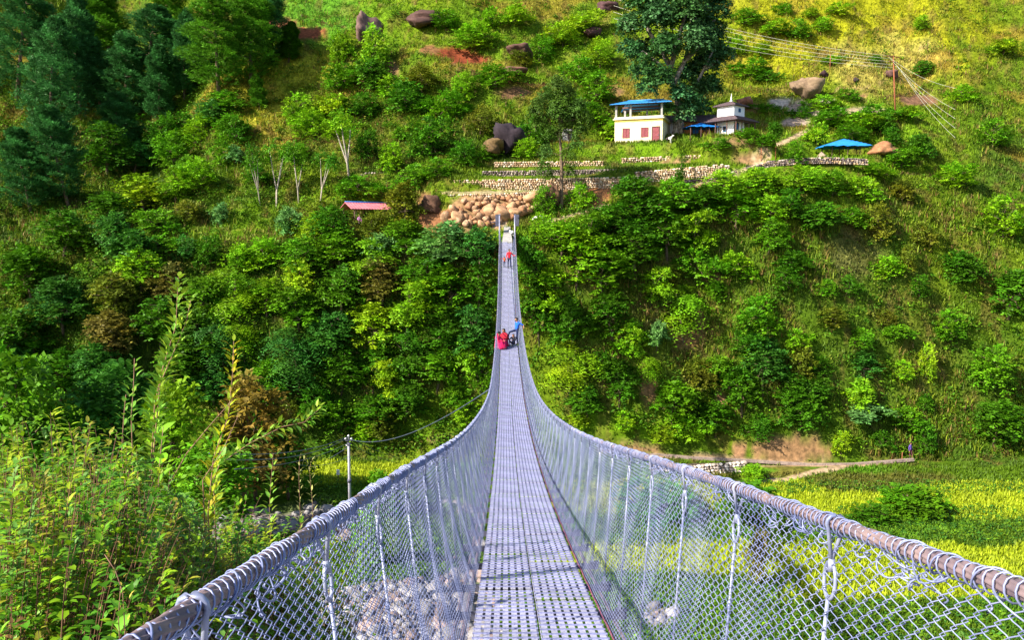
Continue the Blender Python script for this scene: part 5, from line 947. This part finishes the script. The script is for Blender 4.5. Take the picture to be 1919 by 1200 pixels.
def person(loc, rz, label, J, sc_=1., top='red', topc=(.6, .02, .03), bot='navy', botc=(.03, .035, .09), group=None, longhair=False, sleeves=True, scarf=None, shoe=(.05, .04, .04)):
    """J: joints in metres; x to the figure's side, -y the way it faces"""
    j = dict(pel=(0, 0, .92), spi=(0, 0, 1.12), che=(0, 0, 1.32), nec=(0, 0, 1.47), hea=(0, -.02, 1.60), top=(0, -.01, 1.70), sL=(.17, 0, 1.38), eL=(.24, .02, 1.12), wL=(.26, -.06, .88), sR=(-.17, 0, 1.38), eR=(-.24, .02, 1.12), wR=(-.26, -.06, .88),
             hL=(.09, 0, .88), kL=(.10, -.03, .48), aL=(.10, .02, .09), tL=(.11, -.15, .04), hR=(-.09, 0, .88), kR=(-.10, -.03, .48), aR=(-.10, .02, .09), tR=(-.11, -.15, .04)); j.update(J)
    rad = dict(pel=.125, spi=.115, che=.135, nec=.052, hea=.088, top=.062, sL=.062, eL=.043, wL=.028, sR=.062, eR=.043, wR=.028, hL=.088, kL=.058, aL=.040, tL=.034, hR=.088, kR=.058, aR=.040, tR=.034)
    q = lambda n: (*j[n], rad[n]); hd = Vector(j['hea']); f = Vector((0, -1, 0)); hb = hd.lerp(Vector(j['nec']), .42)
    ch = [[q('pel'), q('spi'), q('che'), q('nec'), (*hb, .068), q('hea'), q('top')], [q('che'), q('sL'), q('eL'), q('wL')], [q('che'), q('sR'), q('eR'), q('wR')], [q('pel'), q('hL'), q('kL'), q('aL'), q('tL')], [q('pel'), q('hR'), q('kR'), q('aR'), q('tR')]]
    ch.append([q('hea'), (hd.x, hd.y-.100, hd.z-.015, .016)])                                  # nose
    for s_ in (-1, 1): ch.append([q('hea'), (hd.x+s_*.098, hd.y+.01, hd.z-.01, .016)])         # ears
    for w_, e_ in (('wL', 'eL'), ('wR', 'eR')):                                               # palm, four fingers and a thumb
        W_ = Vector(j[w_]); d = (W_-Vector(j[e_])).normalized(); s1 = d.cross(Vector((0, 0, 1))); s1 = s1.normalized() if s1.length > .1 else Vector((1, 0, 0)); s2 = d.cross(s1); pal = W_+d*.055
        ch.append([q(w_), (*pal, .030)])
        for k, L in enumerate((.068, .078, .072, .055)):
            o_ = s1*(k-1.5)*.019; ch.append([(*pal, .030), (*(pal+d*.035+o_), .0095), (*(pal+d*(.035+L*.5)+o_-s2*.008), .0085), (*(pal+d*(.035+L*.9)+o_-s2*.026), .007)])
        ch.append([(*pal, .030), (*(pal-s1*.036+d*.008), .011), (*(pal-s1*.052+d*.038-s2*.01), .009)])
    e = empty('person', loc, rz, label, 'person', group, sc_); mt = pm(top, topc); mb_ = pm(bot, botc); ms = pm('shoe', shoe)
    nseg = []; 
    for ci, c_ in enumerate(ch):
        for k in range(len(c_)-1): nseg.append((ci, k))
    def rule(s_, c):
        ci, k = nseg[s_]
        if ci == 0: return 1 if k <= 2 else 0
        if ci in (1, 2): return 1 if (k < 2 or (sleeves and k < 3)) else 0
        if ci in (3, 4): return 2 if k < 3 else 3
        return 0
    body = skin_body('body', ch, [M_skin, mt, mb_, ms], rule, e)
    hm = MB(); vs, fs = sphere_pts((hd.x, hd.y+.022, hd.z+.035), (.100, .102, .098), 14, 10, .03); keep = [f_ for f_ in fs if not (sum(vs[i].y for i in f_)/4 < hd.y-.045 and sum(vs[i].z for i in f_)/4 < hd.z+.055)]; hm.add(vs, keep, smooth=True)
    if longhair: hm.tube([(hd.x, hd.y+.09, hd.z+.02), (hd.x, hd.y+.13, hd.z-.12), (hd.x, hd.y+.13, hd.z-.36)], [.06, .05, .015], 8)
    hm.build('hair', M_hair, e); em = MB()
    for s_ in (-1, 1): em.add(*sphere_pts((hd.x+s_*.034, hd.y-.083, hd.z+.012), (.013, .010, .008), 6, 4))
    em.build('eyes', M_hair, e); mm = MB(); mm.add(*sphere_pts((hd.x, hd.y-.082, hd.z-.05), (.026, .012, .007), 8, 4)); mm.build('mouth', pm('lip', (.30, .07, .06)), e)
    return e, j
def drape(parent, name, m, prof, seed=0, n=26):
    """prof: rings (x, y, z, rx, ry); a hanging cloth with folds"""
    rnd = random.Random(seed); ph = [rnd.uniform(0, 6) for _ in range(3)]; vs = []; fs = []
    for k, (x, y, z, rx, ry) in enumerate(prof):
        for i in range(n):
            a = 2*math.pi*i/n; f = 1+.05*k/len(prof)*2*math.sin(a*7+ph[0]+k*.3)+.04*math.sin(a*3+ph[1]+k); vs.append((x+math.cos(a)*rx*f, y+math.sin(a)*ry*f, z))
    for k in range(len(prof)-1):
        for i in range(n): i2 = (i+1) % n; fs.append((k*n+i, k*n+i2, (k+1)*n+i2, (k+1)*n+i))
    mb = MB(); mb.add(vs, fs, smooth=True); o = mb.build(name, m, parent); md = o.modifiers.new('thick', 'SOLIDIFY'); md.thickness = .012; return o
def on_deck(px, y, dz=.012): d = ray(px, 600); return Vector((d.x/d.y*y, y, deck_z(y)+dz))
RED_ = (.62, .015, .03)
# man and child walking toward the camera far along the bridge
person(on_deck(954.5, 71.2), R(6), 'person in red shirt and dark trousers walking on the bridge, hand on the rail', dict(wL=(.52, -.10, 1.16), eL=(.38, .02, 1.12), sL=(.18, 0, 1.38), wR=(-.24, -.08, .92), kL=(.10, -.10, .50), aL=(.11, -.16, .10), tL=(.12, -.32, .06), aR=(-.10, .14, .12), tR=(-.11, .0, .04), kR=(-.1, .0, .5)), 1.0, 'red_shirt', RED_)
e, j = person(on_deck(945.3, 71.6), R(0), 'small child in red top with a yellow front, arm stretched out to the bridge side', dict(wR=(-.62, -.02, 1.36), eR=(-.40, 0, 1.37), wL=(.25, -.08, 1.0), kL=(.10, -.12, .5), aL=(.1, -.14, .12), tL=(.11, -.28, .05)), .56, 'red_top', (.5, .02, .03), 'dark_blue', (.03, .05, .10), shoe=(.08, .25, .25))
mb = MB(); mb.add(*sphere_pts((.0, -.105, 1.22), (.075, .045, .14), 10, 6), smooth=True); mb.build('shirt_print', pm('yellow_print', (.75, .42, .03)), e)
# seated women and young man half way
SIT = dict(pel=(0, .02, .20), spi=(0, .0, .42), che=(0, -.05, .64), nec=(0, -.08, .79), hea=(0, -.12, .91), top=(0, -.12, 1.01), hL=(.10, 0, .20), hR=(-.10, 0, .20), kL=(.17, -.38, .46), aL=(.13, -.46, .09), tL=(.13, -.62, .05), kR=(-.17, -.38, .46), aR=(-.13, -.46, .09), tR=(-.13, -.62, .05), sL=(.17, -.05, .70), sR=(-.17, -.05, .70), eL=(.26, -.20, .48), wL=(.12, -.42, .50), eR=(-.26, -.20, .48), wR=(-.12, -.42, .50))
MS1 = pm('crimson_sari', (.60, .01, .10)); MS2 = pm('dark_red_shawl', (.34, .01, .03))
e, j = person(on_deck(932.5, 45.5), R(62), 'person in crimson sari crouching by the left net with head covered', SIT, .96, 'crimson', (.62, .015, .07), 'magenta', (.62, .01, .12), longhair=True)
drape(e, 'sari', MS1, [(0, -.04, .60, .20, .15), (0, -.10, .46, .23, .24), (0, -.18, .30, .26, .33), (0, -.20, .12, .27, .36), (0, -.20, .02, .28, .37)], 1)
drape(e, 'shawl', MS1, [(0, .02, .93, .06, .05), (0, .0, .80, .12, .09), (0, -.02, .70, .20, .13), (0, -.03, .58, .22, .17)], 2)
e, j = person(on_deck(946.0, 46.3), R(-35), 'person with long dark hair and dark red shawl sitting beside the crimson sari', SIT, 1.0, 'dark_red', (.40, .015, .03), 'magenta', (.60, .01, .12), longhair=True)
drape(e, 'sari', MS1, [(0, -.08, .46, .22, .20), (0, -.16, .32, .25, .30), (0, -.20, .14, .27, .35), (0, -.20, .02, .28, .36)], 3)
drape(e, 'shawl', MS2, [(0, -.04, .80, .09, .08), (0, -.03, .72, .20, .15), (0, -.04, .56, .25, .21), (0, -.05, .38, .27, .25)], 4)
e, j = person(on_deck(965.6, 46.6), R(-50), 'person in bright blue shirt leaning back on the rail with one knee raised', dict(pel=(0, .10, .93), spi=(0, .14, 1.12), che=(0, .18, 1.31), nec=(0, .14, 1.46), hea=(0, .08, 1.58), top=(0, .08, 1.68), hL=(.09, .1, .9), hR=(-.09, .1, .9), kL=(.10, .05, .48), aL=(.10, .12, .09), tL=(.11, -.05, .04), kR=(-.14, -.36, .82), aR=(-.16, -.46, .42), tR=(-.16, -.60, .36),
   sL=(.17, .20, 1.36), eL=(.34, .38, 1.22), wL=(.44, .30, 1.12), sR=(-.17, .18, 1.36), eR=(-.26, .42, 1.20), wR=(-.30, .50, 1.10)), .95, 'blue_shirt', (.015, .12, .62), 'dark_jeans', (.02, .03, .10), sleeves=False)
e, j = person(on_deck(961.5, 46.3), R(-20), 'person in dark clothes sitting low with knees drawn up beside the blue shirted one', dict(SIT, pel=(.02, .12, .16), che=(0, .16, .56), spi=(0, .16, .36), nec=(0, .10, .68), hea=(0, .04, .78), top=(0, .02, .87), sL=(.16, .16, .62), sR=(-.16, .16, .62)), .78, 'black_top', (.03, .03, .05), 'black_trousers', (.018, .02, .05))
# walker on the lower trail and sitter in the pink shelter
w1 = at(1705, 861, 74); person(w1, R(30), 'person in violet top walking the dirt trail at the foot of the slope', dict(kL=(.10, -.12, .5), aL=(.1, -.14, .12), tL=(.11, -.28, .05)), 1.0, 'violet_top', (.14, .08, .40), 'maroon_skirt', (.12, .03, .06))
w2 = at(674, 424, 86); person(w2, R(20), 'person in a pale purple top sitting under the pink roofed shelter', SIT, 1.0, 'lilac_top', (.46, .20, .42), 'lilac_skirt', (.30, .10, .25))
# goats
def goat(loc, rz, label, s_=1., graze=True, patch=None):
    e = empty('goat', loc, rz, label, 'goat', None, s_); hd = (.0, -.62, .34) if graze else (0, -.58, .92); nk = (0, -.46, .56) if graze else (0, -.46, .80); mz = (0, -.74, .20) if graze else (0, -.74, .86)
    ch = [[(0, 0, .60, .17), (0, .28, .61, .15), (0, .44, .60, .10), (0, .54, .62, .03), (0, .58, .50, .018)], [(0, 0, .60, .17), (0, -.26, .62, .16), (*nk, .085), (*hd, .078), (*mz, .042)]]
    for x in (-.09, .09):
        ch.append([(0, -.26, .62, .16), (x, -.27, .46, .062), (x, -.25, .25, .032), (x, -.26, .04, .026), (x, -.29, .02, .028)]); ch.append([(0, .28, .61, .15), (x, .24, .46, .075), (x*1.1, .19, .38, .05), (x*1.1, .36, .25, .03), (x*1.1, .32, .04, .026), (x*1.1, .29, .02, .028)]); ch.append([(*hd, .078), (x*1.1, hd[1]+.07, hd[2]+.02, .022)])
    b = skin_body('body', ch, [pm('goat_white', (.72, .68, .64)), pm('goat_black', (.05, .04, .04))], lambda s, c: 1 if patch and patch(c) else 0, e); mb = MB()
    for x in (-.035, .035): mb.tube([(x, hd[1]+.04, hd[2]+.06), (x*1.4, hd[1]+.10, hd[2]+.15), (x*1.8, hd[1]+.18, hd[2]+.17)], [.014, .010, .004], 5)
    mb.build('horn', M_wood, e)
goat(at(1010, 419, 84), R(-78), 'white goat with dark muzzle grazing on the grass beside the bridge head', 1.15, True, lambda c: c.y < -.66)
goat(Vector((on_deck(958.2, 84.0).x, 84.2, zat(446, 84.2))), R(200), 'white goat with a dark face standing on the concrete path at the bridge end', 1.0, False, lambda c: c.y < -.5 and c.z > .7)
goat(at(1254, 270, 96), R(40), 'black and white goat standing on the grass in front of the huge tree trunk', 1.0, False, lambda c: c.y > 0)
# ------------------------------------------------------------------ weeds on the near bank
M_weed = mat('weed_leaf', (.70, .75, .7), rough=.5, var=.2, scale=5, ramp2=(1.25, 1.22, 1.1), attr='tint', trans=.35, spec=.3)
def leaf6(A, T, Wv, N, l, w):
    """pointed leaf of four quads folded along its midrib: A base (n,3)"""
    l = l[:, None]; w = w[:, None]
    pts = [A, A+T*l*.3+Wv*w+N*w*.35, A+T*l*.7+Wv*w*.75+N*w*.2-N*l*.05, A+T*l-N*l*.18, A+T*l*.7-Wv*w*.75+N*w*.2-N*l*.05, A+T*l*.3-Wv*w+N*w*.35, A+T*l*.32, A+T*l*.7-N*l*.06]
    V = np.stack(pts, 1).reshape(-1, 3); i = np.arange(len(A))*8
    return V, np.concatenate([np.stack([i+a, i+b, i+c, i+d], 1) for a, b, c, d in ((0, 1, 6, 5), (1, 2, 7, 6), (2, 3, 4, 7), (6, 7, 4, 5))])
def weeds(seed, bases, hts, leaves, ll, lw, cols, stemcol, leanv=.25, start=.25, stemr=.006, branch=0, curl=.25, tip=.5):
    """leafy stems: returns one mesh; bases (n,3)"""
    r_ = np.random.RandomState(seed); n = len(bases); K = 9; t = np.linspace(0, 1, K); a = r_.uniform(0, 6.28, n); ln = leanv*r_.uniform(.2, 1.3, n)*hts
    def curve(B, H, a, ln, tt):
        return np.stack([B[:, 0:1]+np.cos(a)[:, None]*ln[:, None]*tt**1.8, B[:, 1:2]+np.sin(a)[:, None]*ln[:, None]*tt**1.8, B[:, 2:3]+H[:, None]*(tt-curl*.3*tt**3)], -1)
    P = curve(bases, hts, a, ln, t[None].repeat(n, 0)); rr = (stemr*(1-.75*t)[None, :, None]*r_.uniform(.6, 1.3, (n, 1, 1))); V0, F0 = wires(P, 1.0, 4); V0 = (V0.reshape(n, K, 4, 3)-P[:, :, None])*rr[..., None]+P[:, :, None]; V0 = V0.reshape(-1, 3)
    tl = start+(1-start)*np.sort(r_.rand(n, leaves), 1)**.8; Q = curve(bases, hts, a, ln, tl).reshape(-1, 3); m = len(Q); T = r_.normal(0, 1, (m, 3)); T[:, 2] = np.abs(T[:, 2])*.5+.15; T /= np.linalg.norm(T, axis=1, keepdims=True)
    Wv = np.cross(T, np.array([0, 0, 1.])); Wv /= np.linalg.norm(Wv, axis=1, keepdims=True)+1e-6; N = np.cross(Wv, T); sc2 = (1.15-tip*tl.reshape(-1))*r_.uniform(.55, 1.2, m)
    V1, F1 = leaf6(Q+T*.01, T, Wv, N, ll*sc2, lw*sc2); ci = r_.randint(0, len(cols), (n, 1)).repeat(leaves, 1).reshape(-1); cc = np.array(cols)[ci]*r_.uniform(.65, 1.3, (m, 1)); c1 = np.concatenate([cc]*4)
    c0 = np.array(stemcol)[None]*r_.uniform(.6, 1.3, (len(F0), 1)); return np.concatenate([V0, V1]), np.concatenate([F0, F1+len(V0)]), np.concatenate([c0, c1])
def gen(n, fx, seed):
    r_ = np.random.RandomState(seed); X, Y = fx(r_, n); Z = height(X, Y); return np.stack([X, Y, Z-.03], 1)
def mass(name, label, sets):
    b = 0; V = []; Fc = []; Cc = []
    for v, f, c in sets: V.append(v); Fc.append(f+b); Cc.append(c); b += len(v)
    tag(mobj(name, np_mesh(name, np.concatenate(V), np.concatenate(Fc), M_weed, np.clip(np.concatenate(Cc), 0, .8))), kind='stuff', label=label)
GRN = [(.16, .36, .015), (.25, .43, .014), (.09, .27, .02), (.34, .44, .02), (.18, .38, .07)]; DRY = [(.40, .26, .08), (.30, .30, .03), (.22, .12, .05)]; BST = (.30, .16, .11)
def in_px(x0, x1, ya, yb):
    def fx(r_, n): Y = ya*(yb/ya)**r_.rand(n); px = r_.uniform(x0, x1, n); return (px-946)/F*Y, Y
    return fx
A_ = []
bs = gen(900, in_px(-60, 590, 4.2, 9.5), 1); hh = np.random.RandomState(5).uniform(.8, 1.9, len(bs))*(1-.35*sstep(-4, 0, bs[:, 0])); A_.append(weeds(1, bs, hh, 32, .105, .021, GRN+DRY[1:2], BST, .3, .42, .006))
bs = gen(200, in_px(-60, 540, 4.0, 7.5), 2); A_.append(weeds(2, bs, np.random.RandomState(6).uniform(.6, 1.5, len(bs)), 14, .10, .034, GRN[:3], BST, .2, .3, .006))
bs = gen(900, in_px(-60, 600, 4.2, 9), 3); A_.append(weeds(3, bs, np.random.RandomState(7).uniform(.7, 1.5, len(bs)), 6, .06, .009, DRY, BST, .35, .5, .005))
bs = gen(420, in_px(-100, 640, 9, 14), 4); A_.append(weeds(4, bs, np.random.RandomState(8).uniform(.8, 2.0, len(bs)), 34, .13, .03, GRN, BST, .25, .25, .009))
bs = gen(260, in_px(-60, 420, 3.4, 5.2), 5); A_.append(weeds(5, bs, np.random.RandomState(9).uniform(.35, .8, len(bs)), 22, .09, .020, GRN+DRY[1:], BST, .3, .2, .005))
mass('near_weeds', 'tangled leafy weeds on the near bank outside the left handrail', A_)
g_b = gen(7000, in_px(-100, 600, 3.2, 9), 6); V, T_, cc = blades(g_b[:, 0], g_b[:, 1], g_b[:, 2], np.tile(np.array([[.20, .28, .03]]), (len(g_b), 1))*rs.uniform(.4, 1.3, (len(g_b), 1)), .34, .007, .18, 3, .06)
tag(mobj('near_grass', np_mesh('near_grass', V, T_, M_leafy, cc)), kind='stuff', label='thin grass blades growing between the near bank weeds')
A_ = []
bs = gen(420, in_px(690, 1000, 9.5, 15), 11); A_.append(weeds(11, bs, np.random.RandomState(15).uniform(.5, 1.5, len(bs)), 26, .15, .04, GRN, BST, .3, .15, .009))
bs = gen(900, in_px(1120, 2000, 13, 22), 12); A_.append(weeds(12, bs, np.random.RandomState(16).uniform(.6, 1.7, len(bs)), 24, .22, .06, GRN, BST, .3, .1, .010))
bs = gen(260, in_px(1120, 1990, 12, 20), 13); A_.append(weeds(13, bs, np.random.RandomState(17).uniform(.5, 1.2, len(bs)), 12, .34, .14, GRN[:1]+[(.10, .34, .04)], BST, .3, .1, .010))
mass('bank_plants', 'broad leaved plants covering the near bank under the bridge and beyond its net', A_)
# single plants that stand clear of the mass
def one_plant(label, px, py_base, y, stem, ll, lw, cols, n=46, i_wide=True, r=.008, start=.3, side=None, cat='plant', stc=BST, seed=0):
    """stem: list of (px, py) the stalk passes through at distance y"""
    P = [pt(a, b, y) for a, b in stem]; r_ = np.random.RandomState(seed+3); mb = MB(); base = P[0].copy(); g0 = hz(base.x, y)
    e = empty('weed_plant', (base.x, base.y, g0), 0, label, cat); o0 = Vector((base.x, base.y, g0)); pts = [Vector((0, 0, -.05))]+[p-o0 for p in P]; L = [0]
    for a, b in zip(pts[:-1], pts[1:]): L.append(L[-1]+(b-a).length)
    mb.tube(pts, [r*(1-.75*l/L[-1]) for l in L], 6, stc); mb.build('stem', M_weedstem, e)
    n = int(n*2.6); ll *= 1.15; lw *= 1.25
    def at_(t):
        q = t*L[-1]
        for i in range(len(L)-1):
            if q <= L[i+1] or i == len(L)-2: return pts[i].lerp(pts[i+1], (q-L[i])/max(1e-6, L[i+1]-L[i])), (pts[i+1]-pts[i]).normalized()
    tt = start+(1-start)*np.linspace(0, 1, n)**.9; A = []; T = []; sub = MB()
    tt = np.clip(tt+0, 0, 1)
    for k, t in enumerate(tt):
        p, d = at_(t); o1 = d.orthogonal().normalized(); o1.rotate(Matrix.Rotation(k*2.4+r_.uniform(-.4, .4), 3, d)); A.append(p+o1*r_.uniform(0, .045 if i_wide else .005)); T.append((d*.75+o1*r_.uniform(.5, 1.2)).normalized())
    A = np.array(A); T = np.array(T); Wv = np.cross(T, np.array([0, .2, 1.])); Wv /= np.linalg.norm(Wv, axis=1, keepdims=True)+1e-6; N = np.cross(Wv, T); s2 = r_.uniform(.6, 1.2, n)*(1.1-.45*np.linspace(0, 1, n)); V1, F1 = leaf6(A, T, Wv, N, ll*s2, lw*s2)
    cc = np.array(cols)[r_.randint(0, len(cols), n)]*r_.uniform(.7, 1.25, (n, 1)); mobj('leaves', np_mesh('leaves', V1, F1, M_weed, np.concatenate([cc]*4)), e)
M_weedstem = mat('weed_stem', (.8, .8, .8), rough=.8, var=.3, scale=20, ramp2=(1.2, 1.2, 1.2), attr='tint')
LG = [(.26, .46, .05), (.18, .40, .05), (.30, .44, .03)]
for i, (lb, y, stem, ll, lw, cols, n) in enumerate([
 ('tallest weed stalk, leaning with a plume of pale green leaves against the dark slope', 6.0, [(270, 1000), (284, 860), (290, 760), (305, 690), (330, 610), (334, 520)], .11, .020, LG, 70),
 ('side shoot with upright pale leaves right beside the tallest weed stalk', 6.0, [(285, 880), (300, 720), (330, 650), (350, 600), (358, 560)], .10, .018, LG, 36),
 ('short upright shoot left of the tallest weed stalk', 6.2, [(250, 900), (246, 780), (250, 730), (252, 672)], .10, .018, LG[:2], 24),
 ('weed stalk with yellow turning leaves standing in front of the rusty tree', 7.0, [(390, 960), (400, 860), (428, 780), (436, 700), (438, 640)], .11, .018, [(.45, .50, .02), (.52, .42, .02), (.34, .48, .03)], 44),
 ('long arching spray of lime leaves reaching out sideways in front of the dark trees', 8.0, [(400, 900), (412, 870), (470, 830), (530, 800), (570, 792), (602, 764)], .12, .022, LG, 60),
 ('reddish weed stalk with drooping broad bright leaves below the tallest stalk', 5.2, [(300, 1020), (296, 930), (300, 860), (306, 800)], .15, .045, [(.20, .46, .02), (.24, .50, .03)], 12),
 ('dry brown leaning stalk crossing the weeds toward the rusty tree', 6.4, [(300, 940), (350, 850), (400, 790), (436, 750)], .06, .010, [(.30, .20, .06)], 10),
 ('second dry leaning stalk beside the brown one', 6.8, [(380, 900), (420, 840), (446, 780)], .05, .010, [(.30, .2, .06)], 8),
 ('slender shoot near the picture edge with pale narrow leaves', 6.0, [(240, 960), (228, 850), (232, 780), (236, 740)], .09, .015, LG[:2], 22),
 ('leafy shoot rising beside the power wires above the weeds', 9.0, [(505, 950), (508, 900), (512, 850)], .12, .024, LG, 24),
 ('curly pale seed plumes beside the power pole field', 11.0, [(562, 950), (560, 890), (562, 856), (570, 852), (574, 868)], .10, .012, [(.46, .46, .16)], 30),
 ('second curly pale seed plume close by the first', 11.0, [(586, 950), (580, 880), (584, 862), (590, 872)], .10, .012, [(.46, .46, .16)], 26),
 ('yellow bristle grass head leaning over the lower weeds', 3.6, [(230, 1110), (216, 1070), (196, 1040)], .05, .006, [(.60, .46, .08)], 26),
 ('broad leaved young plant near the lower corner beside the handrail', 3.6, [(222, 1160), (224, 1130), (226, 1100)], .11, .034, [(.16, .42, .03), (.20, .48, .04)], 14),
 ('leafy plant with pointed leaves just above the handrail coil', 4.2, [(306, 1170), (308, 1140), (310, 1120)], .12, .03, [(.14, .40, .06), (.16, .42, .04)], 12)]):
    one_plant(lb, 0, 0, y, stem, ll, lw, cols, n, n > 20, .009 if i < 9 else .007, .25 if i not in (0, 1, 3, 4) else .38, seed=i)
# orange bush and the dark trees behind the weeds (mid distance)
def put_at(key, px, py, y, w, hp, colour, label, cat='bush', nm=None):
    p = pt(px, py+hp*.5, y); g0 = hz(p.x, p.y); k = y/F; top = pt(px, py-hp*.5, y).z
    hh = max(top-g0, hp*k); tr = key[:-1] in ('tree', 'tier', 'plume', 'slim', 'pine', 'cone')
    o = plant(key, (p.x, p.y, g0), w*k, hh, colour, rt_.uniform(0, 6), nm or ('tree' if tr else 'bush'), 'crown' if tr else 'foliage', 'trunk' if tr else 'stem'); tag(o, label, cat)
put_at('tree1', 455, 795, 64, 130, 140, 'orange', 'rusty olive brown bushy tree rising behind the weeds', 'tree')
put_at('tree0', 480, 870, 66, 120, 110, 'dark green', 'shaded dark green tree directly below the rusty one behind the weeds', 'tree')
put_at('tree2', 335, 790, 60, 170, 190, 'bright green', 'bright green leafy tree behind the dry weed stalks', 'tree')
put_at('tree0', 215, 780, 62, 170, 200, 'blue green', 'blue green leafy tree behind the weeds at the edge of the near bank', 'tree')
put_at('tree1', 60, 760, 60, 210, 260, 'green', 'tall green leafy tree beyond the weeds in the corner of the near bank', 'tree')
put_at('tree2', 540, 850, 66, 110, 120, 'dark green', 'dark green tree in shade behind the power wires', 'tree')
put_at('tree0', 385, 870, 56, 170, 150, 'green', 'green leafy tree low behind the weeds beneath the rusty tree', 'tree')
put_at('bush0', 720, 905, 62, 60, 50, 'green', 'leafy green bush in the field beside the power pole')
put_at('bush1', 690, 940, 52, 60, 60, 'bright green', 'bright bush at the edge of the river bed below the power pole')
put_at('bush2', 1700, 985, 66, 120, 56, 'green', 'broad green hedge bush between the two yellow rice fields')
put_at('bush0', 1630, 1002, 64, 90, 36, 'dark green', 'dark hedge bush joined to the broad one between the rice fields')
put_at('bush1', 1400, 985, 66, 150, 50, 'dark green', 'long dark bush seen through the net between the rice fields')
put_at('bush2', 1230, 985, 66, 150, 46, 'blue green', 'bluish bush seen through the net nearest the deck between the rice fields')
put_at('frond0', 1420, 1050, 52, 60, 110, 'rusty brown', 'dead brown shrub seen through the net in front of the rice field')
put_at('frond1', 1408, 884, 75, 60, 26, 'bright green', 'bright grassy clump beside the dirt trail at the foot of the slope')
# ------------------------------------------------------------------ labels for the repeated plants and boulders
def where(px, py):
    v = ('high on the hill' if py < 120 else 'on the mid hill' if py < 240 else 'at terrace level' if py < 345 else 'on the gorge rim' if py < 440 else 'on upper gorge slope' if py < 560 else 'on middle gorge slope' if py < 680 else 'on lower gorge slope' if py < 780 else 'at gorge foot')
    for x1, nm, y_ in ((178, 'past the pines', None), (360, 'by the pine ravine', None), (540, 'the sunlit pines', 130), (740, 'the pink shelter', 395), (945, 'left of bridge', None), (1120, 'right of bridge', None), (1300, 'the cream house', 245), (1460, 'the temple', 235), (1640, 'the blue shelter', 282), (9999, 'the rusty pole', 160)):
        if px < x1: return v, nm if y_ is None else ('below ' if py > y_ else 'above ')+nm
ORD = ['', 'second', 'third', 'fourth', 'fifth', 'sixth', 'seventh', 'eighth', 'ninth', 'tenth', 'eleventh', 'twelfth', 'thirteenth', 'fourteenth', 'fifteenth', 'sixteenth', 'seventeenth', 'eighteenth', 'nineteenth', 'twentieth']
groups = {}
for it in ITEMS:
    o, px, py, kind, cat, grp = it[:6]; mode = it[6]
    if mode == 'boulder':
        row = 'top' if py < 379 else 'second' if py < 388 else 'third' if py < 397 else 'fourth' if py < 406 else 'fifth' if py < 415 else 'bottom'
        key = (kind, 'in %s row of the boulder pile' % row)
    else: v, hx = where(px, py); key = (kind, v+' '+hx)
    groups.setdefault(key, []).append(it)
for (kind, ph), its in groups.items():
    its.sort(key=lambda i: i[1]); n = len(its)
    for k, it in enumerate(its):
        lab = kind+' '+ph+('' if n == 1 else ', '+(ORD[k] if k else 'first')+' from left')
        if len(lab.split()) > 16: lab = lab.replace(' the ', ' ')
        tag(it[0], lab, it[4], it[5])
